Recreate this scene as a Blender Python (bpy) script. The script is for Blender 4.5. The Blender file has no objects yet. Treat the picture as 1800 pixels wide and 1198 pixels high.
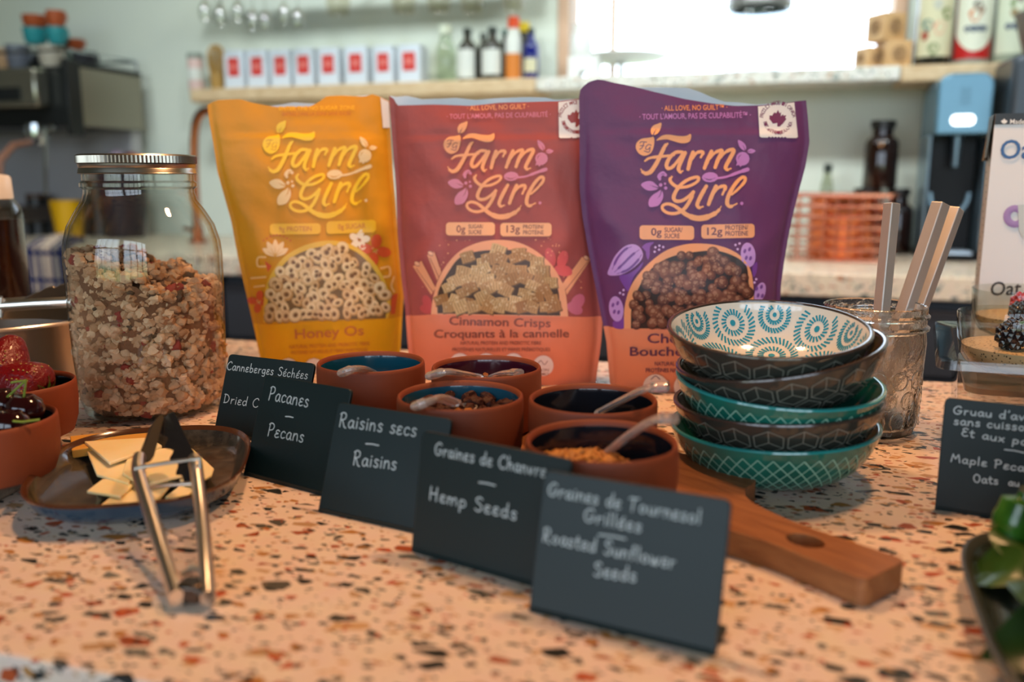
import bpy, bmesh, math, random
from mathutils import Vector, Matrix, noise
V = Vector
R = math.radians
scene = bpy.context.scene
COL = scene.collection
random.seed(7)

# ------------------------------------------------------------------ camera, sky, exposure, lamps
F_PX, PITCH, EYE = 1550.0, R(10.45), 0.20          # focal length in pixels of an 1800x1198 frame; worktop is z = 0
CP, SP = math.cos(PITCH), math.sin(PITCH)
cam_data = bpy.data.cameras.new('camera')
cam = bpy.data.objects.new('camera', cam_data)
COL.objects.link(cam)
cam.location = (0, 0, EYE)
cam.rotation_euler = (R(90) - PITCH, 0, 0)
cam_data.sensor_width = 36
cam_data.lens = 36 * F_PX / 1800
cam_data.clip_start = 0.02
cam_data.dof.use_dof = True
cam_data.dof.focus_distance = 0.67
cam_data.dof.aperture_fstop = 4.0
scene.camera = cam

scene.view_settings.view_transform = 'Standard'
scene.view_settings.look = 'None'
scene.view_settings.gamma = 1
scene.view_settings.exposure = 0.0
scene.view_settings.use_curve_mapping = False
scene.cycles.transparent_max_bounces = 24
scene.cycles.max_bounces = 10
scene.cycles.sample_clamp_indirect = 6

world = bpy.data.worlds.new('World')
scene.world = world
world.use_nodes = True
wn, wl = world.node_tree.nodes, world.node_tree.links
wn.clear()
w_out = wn.new('ShaderNodeOutputWorld'); w_bg = wn.new('ShaderNodeBackground')
w_tc = wn.new('ShaderNodeTexCoord'); w_sep = wn.new('ShaderNodeSeparateXYZ'); w_ramp = wn.new('ShaderNodeValToRGB')
w_map = wn.new('ShaderNodeMapRange'); w_map.inputs[1].default_value = -0.6; w_map.inputs[2].default_value = 0.8
wl.new(w_tc.outputs['Generated'], w_sep.inputs[0]); wl.new(w_sep.outputs['Z'], w_map.inputs[0])
wl.new(w_map.outputs[0], w_ramp.inputs[0]); wl.new(w_ramp.outputs[0], w_bg.inputs[0]); wl.new(w_bg.outputs[0], w_out.inputs[0])
e = w_ramp.color_ramp.elements
e[0].position = 0.0; e[0].color = (0.10, 0.14, 0.05, 1)
e[1].position = 0.40; e[1].color = (0.34, 0.42, 0.20, 1)
n_ = w_ramp.color_ramp.elements.new(0.455); n_.color = (0.74, 0.86, 1.0, 1)
n_ = w_ramp.color_ramp.elements.new(1.0); n_.color = (0.62, 0.80, 1.0, 1)
w_bg.inputs[1].default_value = 5.5

def point_lamp(name, loc, power, colour, radius):
    d = bpy.data.lights.new(name, 'POINT'); d.energy = power; d.color = colour; d.shadow_soft_size = radius
    o = bpy.data.objects.new(name, d); o.location = loc; COL.objects.link(o)
    return o
WARM = (1.0, 0.53, 0.25)
def spot_lamp(name, loc, power, colour, radius, angle, blend, aim=None):
    d = bpy.data.lights.new(name, 'SPOT'); d.energy = power; d.color = colour; d.shadow_soft_size = radius; d.spot_size = angle; d.spot_blend = blend
    o = bpy.data.objects.new(name, d); o.location = loc; COL.objects.link(o)      # hangs straight down unless turned to a wall
    if aim: o.rotation_euler = (V(aim) - V(loc)).to_track_quat('-Z', 'Y').to_euler()
    return o
spot_lamp('pendant_bulb', (-0.12, 0.86, 1.02), 26, WARM, 0.05, R(150), .5)
spot_lamp('pendant_bulb', (0.40, 0.70, 1.02), 26, WARM, 0.05, R(150), .5)
COOL = (0.88, 0.98, 1.0)
for x_, p_ in ((-1.65, 24), (-0.9, 44), (-0.15, 56), (0.6, 54), (1.3, 44)):      # added fill spots to brighten the back wall, not lamps of the room
    y_ = 1.48 - .302 * x_
    spot_lamp('added_wall_fill', (x_, y_, 1.60), p_, COOL, 0.10, R(100), .6, (x_ + .36, y_ + 1.16, .22))

# ------------------------------------------------------------------ reading points of the place
def ray(x, y):
    a, b = (x - 900) / F_PX, (y - 599) / F_PX
    return V((a, CP - b * SP, -SP - b * CP))
def G(x, y, z=0.0):                                  # where the sight line meets the level z
    d = ray(x, y); k = (z - EYE) / d.z
    return V((0, 0, EYE)) + d * k
def D(x, y, Y):                                      # where it is Y metres ahead
    d = ray(x, y); return V((0, 0, EYE)) + d * (Y / d.y)
def proj(p):
    X, Y, Z = p[0], p[1], p[2] - EYE
    dep = Y * CP - Z * SP
    return (900 + F_PX * X / dep, 599 - F_PX * (Y * SP + Z * CP) / dep)
def hit(x, y, o, n):                                 # where it meets the plane through o with normal n
    d = ray(x, y); c = V((0, 0, EYE))
    return c + d * ((o - c).dot(n) / d.dot(n))

TURN = R(-16.8)                                      # the bar and the back wall run this way
UX = V((math.cos(TURN), math.sin(TURN), 0)); UY = V((-math.sin(TURN), math.cos(TURN), 0))
BAR_BACK = G(1065, 635)
BAR_FRONT = G(120, 1172)
SHELF_EDGE = G(1600, 485)
def depth_of(p): return p.dot(UY)
def along(p): return p.dot(UX)
WALL_V = depth_of(SHELF_EDGE) + 0.74
def uvw(u, v, z=0.0): return UX * u + UY * v + V((0, 0, z))
def BW(x, y, off):                                   # a point `off` in front of the back wall
    return hit(x, y, uvw(0, WALL_V - off), UY)

# ------------------------------------------------------------------ materials
def lin(c):
    if isinstance(c, str):
        c = [int(c[i:i + 2], 16) for i in (0, 2, 4)]
    out = []
    for v in c[:3]:
        v = v / 255
        out.append(v / 12.92 if v <= 0.04045 else ((v + 0.055) / 1.055) ** 2.4)
    return (*out, 1)
MATS = {}
def mat(name, colour, rough=0.5, metal=0.0, spec=0.5, trans=0.0, ior=1.45, bump=None, vary=None, coat=0.0, emit=None, aniso=0.0, sss=0.0):
    if name in MATS: return MATS[name]
    m = bpy.data.materials.new(name); m.use_nodes = True
    nt = m.node_tree; b = nt.nodes['Principled BSDF']
    c = lin(colour)
    b.inputs['Base Color'].default_value = c
    b.inputs['Roughness'].default_value = rough
    b.inputs['Metallic'].default_value = metal
    b.inputs['Specular IOR Level'].default_value = spec
    b.inputs['Transmission Weight'].default_value = trans
    b.inputs['IOR'].default_value = ior
    b.inputs['Coat Weight'].default_value = coat
    b.inputs['Coat Roughness'].default_value = 0.08
    if sss:
        b.inputs['Subsurface Weight'].default_value = sss
        b.inputs['Subsurface Radius'].default_value = (0.004, 0.002, 0.001)
    if emit:
        b.inputs['Emission Color'].default_value = lin(emit[0]); b.inputs['Emission Strength'].default_value = emit[1]
    tc = None
    if bump or vary:
        tc = nt.nodes.new('ShaderNodeTexCoord')
    if bump:                                          # (scale, strength, distance)
        n = nt.nodes.new('ShaderNodeTexNoise'); n.inputs['Scale'].default_value = bump[0]; n.inputs['Detail'].default_value = 4
        bp = nt.nodes.new('ShaderNodeBump'); bp.inputs['Strength'].default_value = bump[1]; bp.inputs['Distance'].default_value = bump[2]
        nt.links.new(tc.outputs['Object'], n.inputs['Vector']); nt.links.new(n.outputs['Fac'], bp.inputs['Height'])
        nt.links.new(bp.outputs['Normal'], b.inputs['Normal'])
    if vary:                                          # (scale, second colour, lo, hi)
        n = nt.nodes.new('ShaderNodeTexNoise'); n.inputs['Scale'].default_value = vary[0]; n.inputs['Detail'].default_value = 6
        r = nt.nodes.new('ShaderNodeValToRGB'); r.color_ramp.elements[0].color = c; r.color_ramp.elements[1].color = lin(vary[1])
        r.color_ramp.elements[0].position = vary[2]; r.color_ramp.elements[1].position = vary[3]
        nt.links.new(tc.outputs['Object'], n.inputs['Vector']); nt.links.new(n.outputs['Fac'], r.inputs[0])
        nt.links.new(r.outputs[0], b.inputs['Base Color'])
    MATS[name] = m
    return m

def print_mat(name, rough=0.45, spec=0.5, bump=None, metal=0.0):   # colour comes from the print itself
    if name in MATS: return MATS[name]
    m = mat(name, 'FFFFFF', rough, metal, spec, bump=bump)
    a = m.node_tree.nodes.new('ShaderNodeAttribute'); a.attribute_name = 'Col'
    m.node_tree.links.new(a.outputs['Color'], m.node_tree.nodes['Principled BSDF'].inputs['Base Color'])
    return m

def clear_mat(name, tint='F4F8F4', edge='A9B2A8', gloss=0.02, bump=None, refl=1.0):
    """thin clear glass or plastic: what lies behind shows straight through, the surface mirrors more at a glance"""
    if name in MATS: return MATS[name]
    m = bpy.data.materials.new(name); m.use_nodes = True; nt = m.node_tree; nt.nodes.clear()
    out = nt.nodes.new('ShaderNodeOutputMaterial'); mix = nt.nodes.new('ShaderNodeMixShader')
    tr = nt.nodes.new('ShaderNodeBsdfTransparent'); gl = nt.nodes.new('ShaderNodeBsdfGlossy'); gl.inputs['Roughness'].default_value = gloss
    lw = nt.nodes.new('ShaderNodeLayerWeight'); lw.inputs['Blend'].default_value = 0.30
    fr = nt.nodes.new('ShaderNodeFresnel'); fr.inputs['IOR'].default_value = 1.5
    ge = nt.nodes.new('ShaderNodeNewGeometry'); im = nt.nodes.new('ShaderNodeMapRange'); im.inputs[3].default_value = 1.5; im.inputs[4].default_value = 1 / 1.5
    nt.links.new(ge.outputs['Backfacing'], im.inputs[0]); nt.links.new(im.outputs[0], fr.inputs['IOR'])   # the same share of mirror on both faces
    ramp = nt.nodes.new('ShaderNodeValToRGB'); ramp.color_ramp.elements[0].color = lin(tint); ramp.color_ramp.elements[1].color = lin(edge)
    ramp.color_ramp.elements[0].position = 0.45
    mul = nt.nodes.new('ShaderNodeMath'); mul.operation = 'MULTIPLY'; mul.inputs[1].default_value = refl
    nt.links.new(lw.outputs['Facing'], ramp.inputs[0]); nt.links.new(ramp.outputs[0], tr.inputs['Color'])
    nt.links.new(fr.outputs[0], mul.inputs[0]); nt.links.new(mul.outputs[0], mix.inputs[0])
    nt.links.new(tr.outputs[0], mix.inputs[1]); nt.links.new(gl.outputs[0], mix.inputs[2]); nt.links.new(mix.outputs[0], out.inputs[0])
    if bump:
        tc = nt.nodes.new('ShaderNodeTexCoord'); n = nt.nodes.new('ShaderNodeTexNoise'); n.inputs['Scale'].default_value = bump[0]
        bp = nt.nodes.new('ShaderNodeBump'); bp.inputs['Strength'].default_value = bump[1]; bp.inputs['Distance'].default_value = bump[2]
        nt.links.new(tc.outputs['Object'], n.inputs['Vector']); nt.links.new(n.outputs['Fac'], bp.inputs['Height'])
        nt.links.new(bp.outputs['Normal'], gl.inputs['Normal']); nt.links.new(bp.outputs['Normal'], fr.inputs['Normal'])
    MATS[name] = m
    return m

def wood_mat(name, c1, c2, scale=18, rough=0.5, axis=(1, 8, 8)):
    if name in MATS: return MATS[name]
    m = mat(name, c1, rough)
    nt = m.node_tree; b = nt.nodes['Principled BSDF']
    tc = nt.nodes.new('ShaderNodeTexCoord'); mp = nt.nodes.new('ShaderNodeMapping'); mp.inputs['Scale'].default_value = axis
    n = nt.nodes.new('ShaderNodeTexNoise'); n.inputs['Scale'].default_value = scale; n.inputs['Detail'].default_value = 6; n.inputs['Distortion'].default_value = 0.6
    r = nt.nodes.new('ShaderNodeValToRGB'); r.color_ramp.elements[0].color = lin(c1); r.color_ramp.elements[1].color = lin(c2)
    r.color_ramp.elements[0].position = 0.35; r.color_ramp.elements[1].position = 0.68
    nt.links.new(tc.outputs['Object'], mp.inputs[0]); nt.links.new(mp.outputs[0], n.inputs['Vector']); nt.links.new(n.outputs['Fac'], r.inputs[0]); nt.links.new(r.outputs[0], b.inputs['Base Color'])
    return m

def terrazzo_mat(name, base, chips, scales, keep, rough=0.22):
    """angular stone chips of several sizes set in cement"""
    if name in MATS: return MATS[name]
    m = mat(name, base, rough, spec=0.28)
    nt = m.node_tree; b = nt.nodes['Principled BSDF']
    tc = nt.nodes.new('ShaderNodeTexCoord')
    cur = nt.nodes.new('ShaderNodeRGB'); cur.outputs[0].default_value = lin(base); cur_out = cur.outputs[0]
    nz = nt.nodes.new('ShaderNodeTexNoise'); nz.inputs['Scale'].default_value = 60; nz.inputs['Detail'].default_value = 3
    mixc = nt.nodes.new('ShaderNodeMix'); mixc.data_type = 'RGBA'; mixc.blend_type = 'OVERLAY'; mixc.inputs[0].default_value = 0.12
    nt.links.new(tc.outputs['Object'], nz.inputs['Vector'])
    nt.links.new(cur_out, mixc.inputs[6]); nt.links.new(nz.outputs['Color'], mixc.inputs[7]); cur_out = mixc.outputs[2]
    for i, (sc, kp) in enumerate(zip(scales, keep)):
        mp = nt.nodes.new('ShaderNodeMapping'); mp.inputs['Rotation'].default_value = (0.3, 0.2, 0.7 + 1.3 * i); mp.inputs['Scale'].default_value = (1, 1.7, 1.3)
        mp.inputs['Location'].default_value = (3.1 * i, 1.7 * i, 0.4)
        v1 = nt.nodes.new('ShaderNodeTexVoronoi'); v1.feature = 'F1'; v1.inputs['Scale'].default_value = sc
        v2 = nt.nodes.new('ShaderNodeTexVoronoi'); v2.feature = 'DISTANCE_TO_EDGE'; v2.inputs['Scale'].default_value = sc
        nt.links.new(tc.outputs['Object'], mp.inputs[0])
        for v in (v1, v2): nt.links.new(mp.outputs[0], v.inputs['Vector'])
        sp = nt.nodes.new('ShaderNodeSeparateColor'); nt.links.new(v1.outputs['Color'], sp.inputs[0])
        th = nt.nodes.new('ShaderNodeMath'); th.operation = 'MULTIPLY_ADD'; th.inputs[1].default_value = 0.20; th.inputs[2].default_value = 0.05
        nt.links.new(sp.outputs[1], th.inputs[0])
        g1 = nt.nodes.new('ShaderNodeMath'); g1.operation = 'GREATER_THAN'; nt.links.new(v2.outputs['Distance'], g1.inputs[0]); nt.links.new(th.outputs[0], g1.inputs[1])
        g2 = nt.nodes.new('ShaderNodeMath'); g2.operation = 'LESS_THAN'; g2.inputs[1].default_value = kp; nt.links.new(sp.outputs[0], g2.inputs[0])
        mu = nt.nodes.new('ShaderNodeMath'); mu.operation = 'MULTIPLY'; nt.links.new(g1.outputs[0], mu.inputs[0]); nt.links.new(g2.outputs[0], mu.inputs[1])
        rp = nt.nodes.new('ShaderNodeValToRGB'); rp.color_ramp.interpolation = 'CONSTANT'
        el = rp.color_ramp.elements
        while len(el) < len(chips): el.new(0.5)
        for k, c in enumerate(chips): el[k].position = k / len(chips); el[k].color = lin(c)
        nt.links.new(sp.outputs[2], rp.inputs[0])
        mx = nt.nodes.new('ShaderNodeMix'); mx.data_type = 'RGBA'
        nt.links.new(mu.outputs[0], mx.inputs[0]); nt.links.new(cur_out, mx.inputs[6]); nt.links.new(rp.outputs[0], mx.inputs[7])
        cur_out = mx.outputs[2]
    nt.links.new(cur_out, b.inputs['Base Color'])
    return m

# ------------------------------------------------------------------ mesh building
def catmull(pts, n=8, closed=False):
    P = [tuple(p) for p in pts]
    if len(P) < 3: return P
    out = []
    m = len(P)
    rng = range(m if closed else m - 1)
    for i in rng:
        p0 = P[(i - 1) % m] if (closed or i > 0) else tuple(2 * a - b for a, b in zip(P[0], P[1]))
        p1, p2 = P[i], P[(i + 1) % m]
        p3 = P[(i + 2) % m] if (closed or i + 2 < m) else tuple(2 * a - b for a, b in zip(P[-1], P[-2]))
        for k in range(n):
            t = k / n
            out.append(tuple(0.5 * (2 * b + (c - a) * t + (2 * a - 5 * b + 4 * c - d) * t * t + (3 * b - a - 3 * c + d) * t ** 3) for a, b, c, d in zip(p0, p1, p2, p3)))
    if not closed: out.append(P[-1])
    return out

class MB:
    def __init__(self):
        self.v, self.f, self.mi, self.fc = [], [], [], []
        self.M = None
        self.colour = None
    def add(self, verts, faces, mi=0, colour=None):
        o = len(self.v)
        for p in verts:
            p = V(p)
            self.v.append(self.M @ p if self.M else p)
        c = colour or self.colour
        for f in faces:
            self.f.append([o + i for i in f]); self.mi.append(mi); self.fc.append(c)
        return self
    def box(self, c, s, rz=0, mi=0, rot=None):
        m = (rot or Matrix.Rotation(rz, 3, 'Z'))
        vs = [V(c) + m @ V((sx * s[0] / 2, sy * s[1] / 2, sz * s[2] / 2)) for sx in (-1, 1) for sy in (-1, 1) for sz in (-1, 1)]
        return self.add(vs, [(0, 1, 3, 2), (4, 6, 7, 5), (0, 4, 5, 1), (2, 3, 7, 6), (0, 2, 6, 4), (1, 5, 7, 3)], mi)
    def lathe(self, prof, seg=32, c=(0, 0, 0), mi=0, closed=False, warp=None):
        vs, fs, rows = [], [], []
        for r, z in prof:
            if r < 1e-6:
                rows.append([len(vs)]); vs.append((c[0], c[1], c[2] + z))
            else:
                row = []
                for k in range(seg):
                    a = 2 * math.pi * k / seg
                    rr = r * (warp(a, z) if warp else 1)
                    row.append(len(vs)); vs.append((c[0] + rr * math.cos(a), c[1] + rr * math.sin(a), c[2] + z))
                rows.append(row)
        pairs = list(zip(rows[:-1], rows[1:])) + ([(rows[-1], rows[0])] if closed else [])
        for A, B in pairs:
            for k in range(seg):
                k2 = (k + 1) % seg
                if len(A) == 1 and len(B) == 1: continue
                if len(A) == 1: fs.append((A[0], B[k2], B[k]))
                elif len(B) == 1: fs.append((A[k], A[k2], B[0]))
                else: fs.append((A[k], A[k2], B[k2], B[k]))
        return self.add(vs, fs, mi)
    def tube(self, pts, r, seg=8, mi=0, cap=True, flat=None, closed=False):
        """round rod along pts; flat = (scale across, scale along the up hint) makes it a strap"""
        P = [V(p) for p in pts]; n = len(P)
        rs = r if isinstance(r, (list, tuple)) else [r] * n
        if len(rs) != n:
            rs = [rs[0] + (rs[-1] - rs[0]) * i / (n - 1) for i in range(n)] if len(rs) == 2 else [rs[min(len(rs) - 1, int(i * (len(rs) - 1) / (n - 1) + .5))] for i in range(n)]
        vs, fs = [], []
        up = V((0, 0, 1))
        t0 = (P[1] - P[0]).normalized()
        side = t0.cross(up)
        if side.length < 1e-3: side = t0.cross(V((0, 1, 0)))
        side.normalize()
        for i in range(n):
            if closed: t = (P[(i + 1) % n] - P[i - 1])
            else: t = (P[min(i + 1, n - 1)] - P[max(i - 1, 0)])
            t.normalize()
            side = (side - t * side.dot(t)).normalized()
            nrm = side.cross(t)
            fa, fb = flat or (1, 1)
            for k in range(seg):
                a = 2 * math.pi * (k + .5) / seg
                vs.append(P[i] + side * (math.cos(a) * rs[i] * fa) + nrm * (math.sin(a) * rs[i] * fb))
        for i in range(n if closed else n - 1):
            j = (i + 1) % n
            for k in range(seg):
                k2 = (k + 1) % seg
                fs.append((i * seg + k, i * seg + k2, j * seg + k2, j * seg + k))
        if cap and not closed:
            fs.append(tuple(range(seg))[::-1]); fs.append(tuple(range((n - 1) * seg, n * seg)))
        return self.add(vs, fs, mi)
    def prism(self, poly, z0, z1, mi=0, frame=None):
        """extrude a 2-D outline; frame maps (x, y, z) to space"""
        n = len(poly)
        area = sum(poly[i][0] * poly[(i + 1) % n][1] - poly[(i + 1) % n][0] * poly[i][1] for i in range(n))
        if area < 0: poly = poly[::-1]
        fr = frame or (lambda x, y, z: (x, y, z))
        vs = [fr(x, y, z0) for x, y in poly] + [fr(x, y, z1) for x, y in poly]
        fs = [tuple(range(n))[::-1], tuple(range(n, 2 * n))] + [(i, (i + 1) % n, n + (i + 1) % n, n + i) for i in range(n)]
        return self.add(vs, fs, mi)
    def ball(self, c, r, sub=2, jitter=0.0, seed=0, squash=(1, 1, 1), mi=0, rot=None):
        bm = bmesh.new(); bmesh.ops.create_icosphere(bm, subdivisions=sub, radius=1)
        vs = []
        for v in bm.verts:
            p = v.co.copy()
            if jitter: p *= 1 + jitter * noise.noise(p * 1.7 + V((seed * 3.1, seed * 1.3, seed)))
            p = V((p.x * squash[0], p.y * squash[1], p.z * squash[2])) * r
            if rot: p = rot @ p
            vs.append(V(c) + p)
        fs = [tuple(v.index for v in f.verts) for f in bm.faces]
        bm.free()
        return self.add(vs, fs, mi)
    def build(self, name, mats, parent=None, smooth=True, bevel=None, angle=40, wn=False, normals=True):
        me = bpy.data.meshes.new(name)
        vs = self.v
        if parent is not None:
            inv = parent['_m'].inverted() if False else MW[parent.name].inverted()
            vs = [inv @ p for p in vs]
        me.from_pydata([tuple(p) for p in vs], [], self.f)
        if not isinstance(mats, (list, tuple)): mats = [mats]
        for m in mats: me.materials.append(m)
        me.polygons.foreach_set('material_index', self.mi)
        if any(self.fc):
            ca = me.color_attributes.new('Col', 'FLOAT_COLOR', 'CORNER')
            for p in me.polygons:
                c = self.fc[p.index] or (1, 1, 1, 1)
                for li in p.loop_indices: ca.data[li].color = c
        if normals:
            bm = bmesh.new(); bm.from_mesh(me)
            bmesh.ops.recalc_face_normals(bm, faces=bm.faces)
            if smooth:
                for f in bm.faces: f.smooth = True
                lim = R(angle)
                for ed in bm.edges:
                    if len(ed.link_faces) == 2 and ed.calc_face_angle(0) > lim: ed.smooth = False
            bm.to_mesh(me); bm.free()
        o = bpy.data.objects.new(name, me); COL.objects.link(o)
        if parent is not None: o.parent = parent
        MW[o.name] = MW[parent.name] if parent is not None else Matrix.Identity(4)
        if bevel:
            b = o.modifiers.new('Bevel', 'BEVEL'); b.width = bevel; b.segments = 2; b.limit_method = 'ANGLE'; b.angle_limit = R(50)
        return o
MW = {}

def tag(o, label, cat, group=None, kind=None):
    o['label'] = label; o['category'] = cat
    if group: o['group'] = group
    if kind: o['kind'] = kind
    return o
def thing(name, label, cat, loc=(0, 0, 0), rz=0.0, group=None):
    o = bpy.data.objects.new(name, None); COL.objects.link(o); o.empty_display_size = 0.02
    o.location = loc; o.rotation_euler = (0, 0, rz)
    MW[o.name] = Matrix.Translation(V(loc)) @ Matrix.Rotation(rz, 4, 'Z')
    return tag(o, label, cat, group)
def local(o): return MW[o.name]
def solo(name, mb, mats, label, cat, group=None, kind=None, **k):
    o = mb.build(name, mats, None, **k); return tag(o, label, cat, group, kind)
def structure(name, mb, mats, **k):
    o = mb.build(name, mats, None, **k); o['kind'] = 'structure'; return o
def dup(root, M, label=None, group=None):
    """copy of a thing with copies of its parts and sub-parts, placed by M"""
    r = root.copy(); COL.objects.link(r); r.matrix_world = M
    if label: r['label'] = label
    if group: r['group'] = group
    for ch in list(root.children):
        c = ch.copy(); COL.objects.link(c); c.parent = r
        for g in list(ch.children):
            d = g.copy(); COL.objects.link(d); d.parent = c
    return r
def place(loc, rx=0, ry=0, rz=0, s=1.0):
    return Matrix.Translation(V(loc)) @ (Matrix.Rotation(rz, 4, 'Z') @ Matrix.Rotation(ry, 4, 'Y') @ Matrix.Rotation(rx, 4, 'X')) @ Matrix.Diagonal((s, s, s, 1))

# ------------------------------------------------------------------ lettering: printed type and chalk handwriting
_type_cache = {}
def type_mesh(s):
    if s in _type_cache: return _type_cache[s]
    cu = bpy.data.curves.new('type', 'FONT'); cu.body = s; cu.size = 1; cu.resolution_u = 3; cu.offset = .012
    o = bpy.data.objects.new('type', cu); COL.objects.link(o)
    dg = bpy.context.evaluated_depsgraph_get(); me = o.evaluated_get(dg).to_mesh()
    vs = [(v.co.x, v.co.y) for v in me.vertices]; fs = [tuple(p.vertices) for p in me.polygons]
    o.evaluated_get(dg).to_mesh_clear(); bpy.data.objects.remove(o); bpy.data.curves.remove(cu)
    x0 = min(v[0] for v in vs); x1 = max(v[0] for v in vs)
    r = ([((x - x0) / (x1 - x0), y) for x, y in vs], fs)
    _type_cache[s] = r
    return r

HAND = {
 'C': (.66, [[(.6,.78),(.48,.93),(.28,.86),(.1,.6),(.08,.3),(.22,.04),(.44,.0),(.6,.13)]]),
 'G': (.72, [[(.6,.8),(.46,.94),(.25,.85),(.09,.58),(.09,.25),(.25,.02),(.48,.05),(.6,.25),(.6,.4)],[(.38,.4),(.66,.4)]]),
 'S': (.56, [[(.48,.82),(.34,.94),(.14,.84),(.12,.66),(.28,.52),(.46,.36),(.44,.12),(.26,-.01),(.06,.1)]]),
 'D': (.66, [[(.1,.94),(.1,.0)],[(.02,.9),(.3,.9),(.52,.66),(.55,.36),(.38,.08),(.06,.0)]]),
 'P': (.58, [[(.12,.92),(.1,-.02)],[(.04,.84),(.2,.95),(.42,.9),(.5,.7),(.4,.5),(.12,.42)]]),
 'R': (.62, [[(.12,.92),(.1,-.02)],[(.04,.84),(.22,.96),(.42,.9),(.48,.7),(.38,.52),(.12,.46)],[(.2,.46),(.34,.2),(.42,.0),(.56,-.06)]]),
 'H': (.64, [[(.1,.94),(.08,.0)],[(.52,.94),(.5,.0)],[(.08,.46),(.52,.5)]]),
 'T': (.6, [[(.02,.82),(.2,.92),(.4,.88),(.62,.94)],[(.32,.9),(.28,.4),(.26,.0)]]),
 'M': (.78, [[(.06,.0),(.12,.6),(.18,.92)],[(.18,.92),(.38,.4)],[(.38,.4),(.58,.92)],[(.58,.92),(.64,.5),(.7,.0)]]),
 'O': (.66, [[(.34,.94),(.12,.76),(.08,.36),(.24,.04),(.44,.04),(.58,.36),(.54,.76),(.34,.94),(.24,.9)]]),
 'E': (.5, [[(.44,.84),(.28,.94),(.12,.82),(.16,.6),(.34,.52)],[(.34,.52),(.1,.42),(.08,.16),(.24,.0),(.46,.08)]]),
 'a': (.5, [[(.4,.44),(.25,.52),(.08,.34),(.09,.1),(.22,.0),(.36,.14),(.42,.46)],[(.42,.46),(.4,.12),(.5,.0)]]),
 'n': (.5, [[(.08,.5),(.07,.0)],[(.07,.28),(.2,.48),(.34,.46),(.4,.24),(.41,.0)]]),
 'e': (.44, [[(.38,.45),(.25,.53),(.1,.44),(.14,.31),(.3,.28)],[(.3,.28),(.09,.22),(.07,.08),(.2,-.01),(.4,.06)]]),
 'b': (.5, [[(.1,.96),(.09,.02)],[(.09,.3),(.24,.49),(.42,.36),(.4,.12),(.24,.0),(.09,.06)]]),
 'r': (.4, [[(.1,.5),(.09,.0)],[(.09,.26),(.2,.44),(.36,.48)]]),
 'g': (.5, [[(.4,.42),(.25,.5),(.09,.36),(.11,.12),(.26,.05),(.4,.2)],[(.42,.48),(.42,-.08),(.33,-.28),(.12,-.24)]]),
 's': (.42, [[(.36,.44),(.22,.52),(.1,.42),(.18,.29),(.33,.18),(.32,.04),(.18,-.01),(.05,.07)]]),
 'c': (.44, [[(.4,.41),(.27,.51),(.1,.4),(.07,.16),(.2,.0),(.4,.08)]]),
 'h': (.5, [[(.1,.96),(.09,.0)],[(.09,.28),(.24,.48),(.37,.42),(.4,.0)]]),
 'i': (.2, [[(.1,.48),(.1,.0)],[(.1,.66),(.12,.70)]]),
 'd': (.54, [[(.4,.42),(.25,.5),(.08,.34),(.1,.1),(.24,.0),(.4,.16)],[(.44,.96),(.42,.3),(.44,.0)]]),
 'm': (.72, [[(.08,.5),(.07,.0)],[(.07,.28),(.18,.47),(.3,.44),(.34,.0)],[(.34,.28),(.46,.48),(.58,.44),(.63,.0)]]),
 'p': (.5, [[(.1,.48),(.08,-.36)],[(.09,.3),(.24,.5),(.42,.38),(.4,.12),(.24,.02),(.09,.08)]]),
 'l': (.22, [[(.1,.96),(.1,.0)]]),
 't': (.4, [[(.2,.8),(.18,.2),(.26,.0),(.36,.04)],[(.04,.52),(.36,.56)]]),
 'o': (.5, [[(.26,.5),(.1,.38),(.1,.12),(.24,.0),(.4,.12),(.4,.38),(.26,.5),(.2,.48)]]),
 'u': (.5, [[(.08,.48),(.09,.14),(.22,.0),(.36,.1),(.42,.48)],[(.42,.48),(.42,.0)]]),
 'f': (.4, [[(.4,.88),(.28,.96),(.2,.8),(.18,.0)],[(.04,.48),(.36,.52)]]),
 'w': (.66, [[(.06,.48),(.12,.04),(.2,.02),(.32,.4)],[(.32,.4),(.38,.04),(.46,.02),(.58,.5)]]),
 'v': (.46, [[(.05,.48),(.2,.0)],[(.2,.0),(.4,.5)]]),
 'x': (.46, [[(.06,.48),(.4,.0)],[(.4,.48),(.06,.0)]]),
 "'": (.16, [[(.1,.95),(.07,.78)]]),
 ' ': (.36, []),
}
HAND['\u00e9'] = (.44, HAND['e'][1] + [[(.24,.66),(.36,.8)]])
def hand_strokes(s, gap=.07):
    x, out = 0.0, []
    for ch in s:
        adv, st = HAND[ch]
        for k in st:
            j = random.uniform(-.015, .015)
            out.append(catmull([(x + a + j, b + j) for a, b in k], 4) if len(k) > 2 else [(x + k[0][0], k[0][1]), (x + (k[0][0] + k[1][0]) / 2 + j, (k[0][1] + k[1][1]) / 2), (x + k[1][0], k[1][1])])
        x += adv + gap
    return out, x - gap
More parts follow.
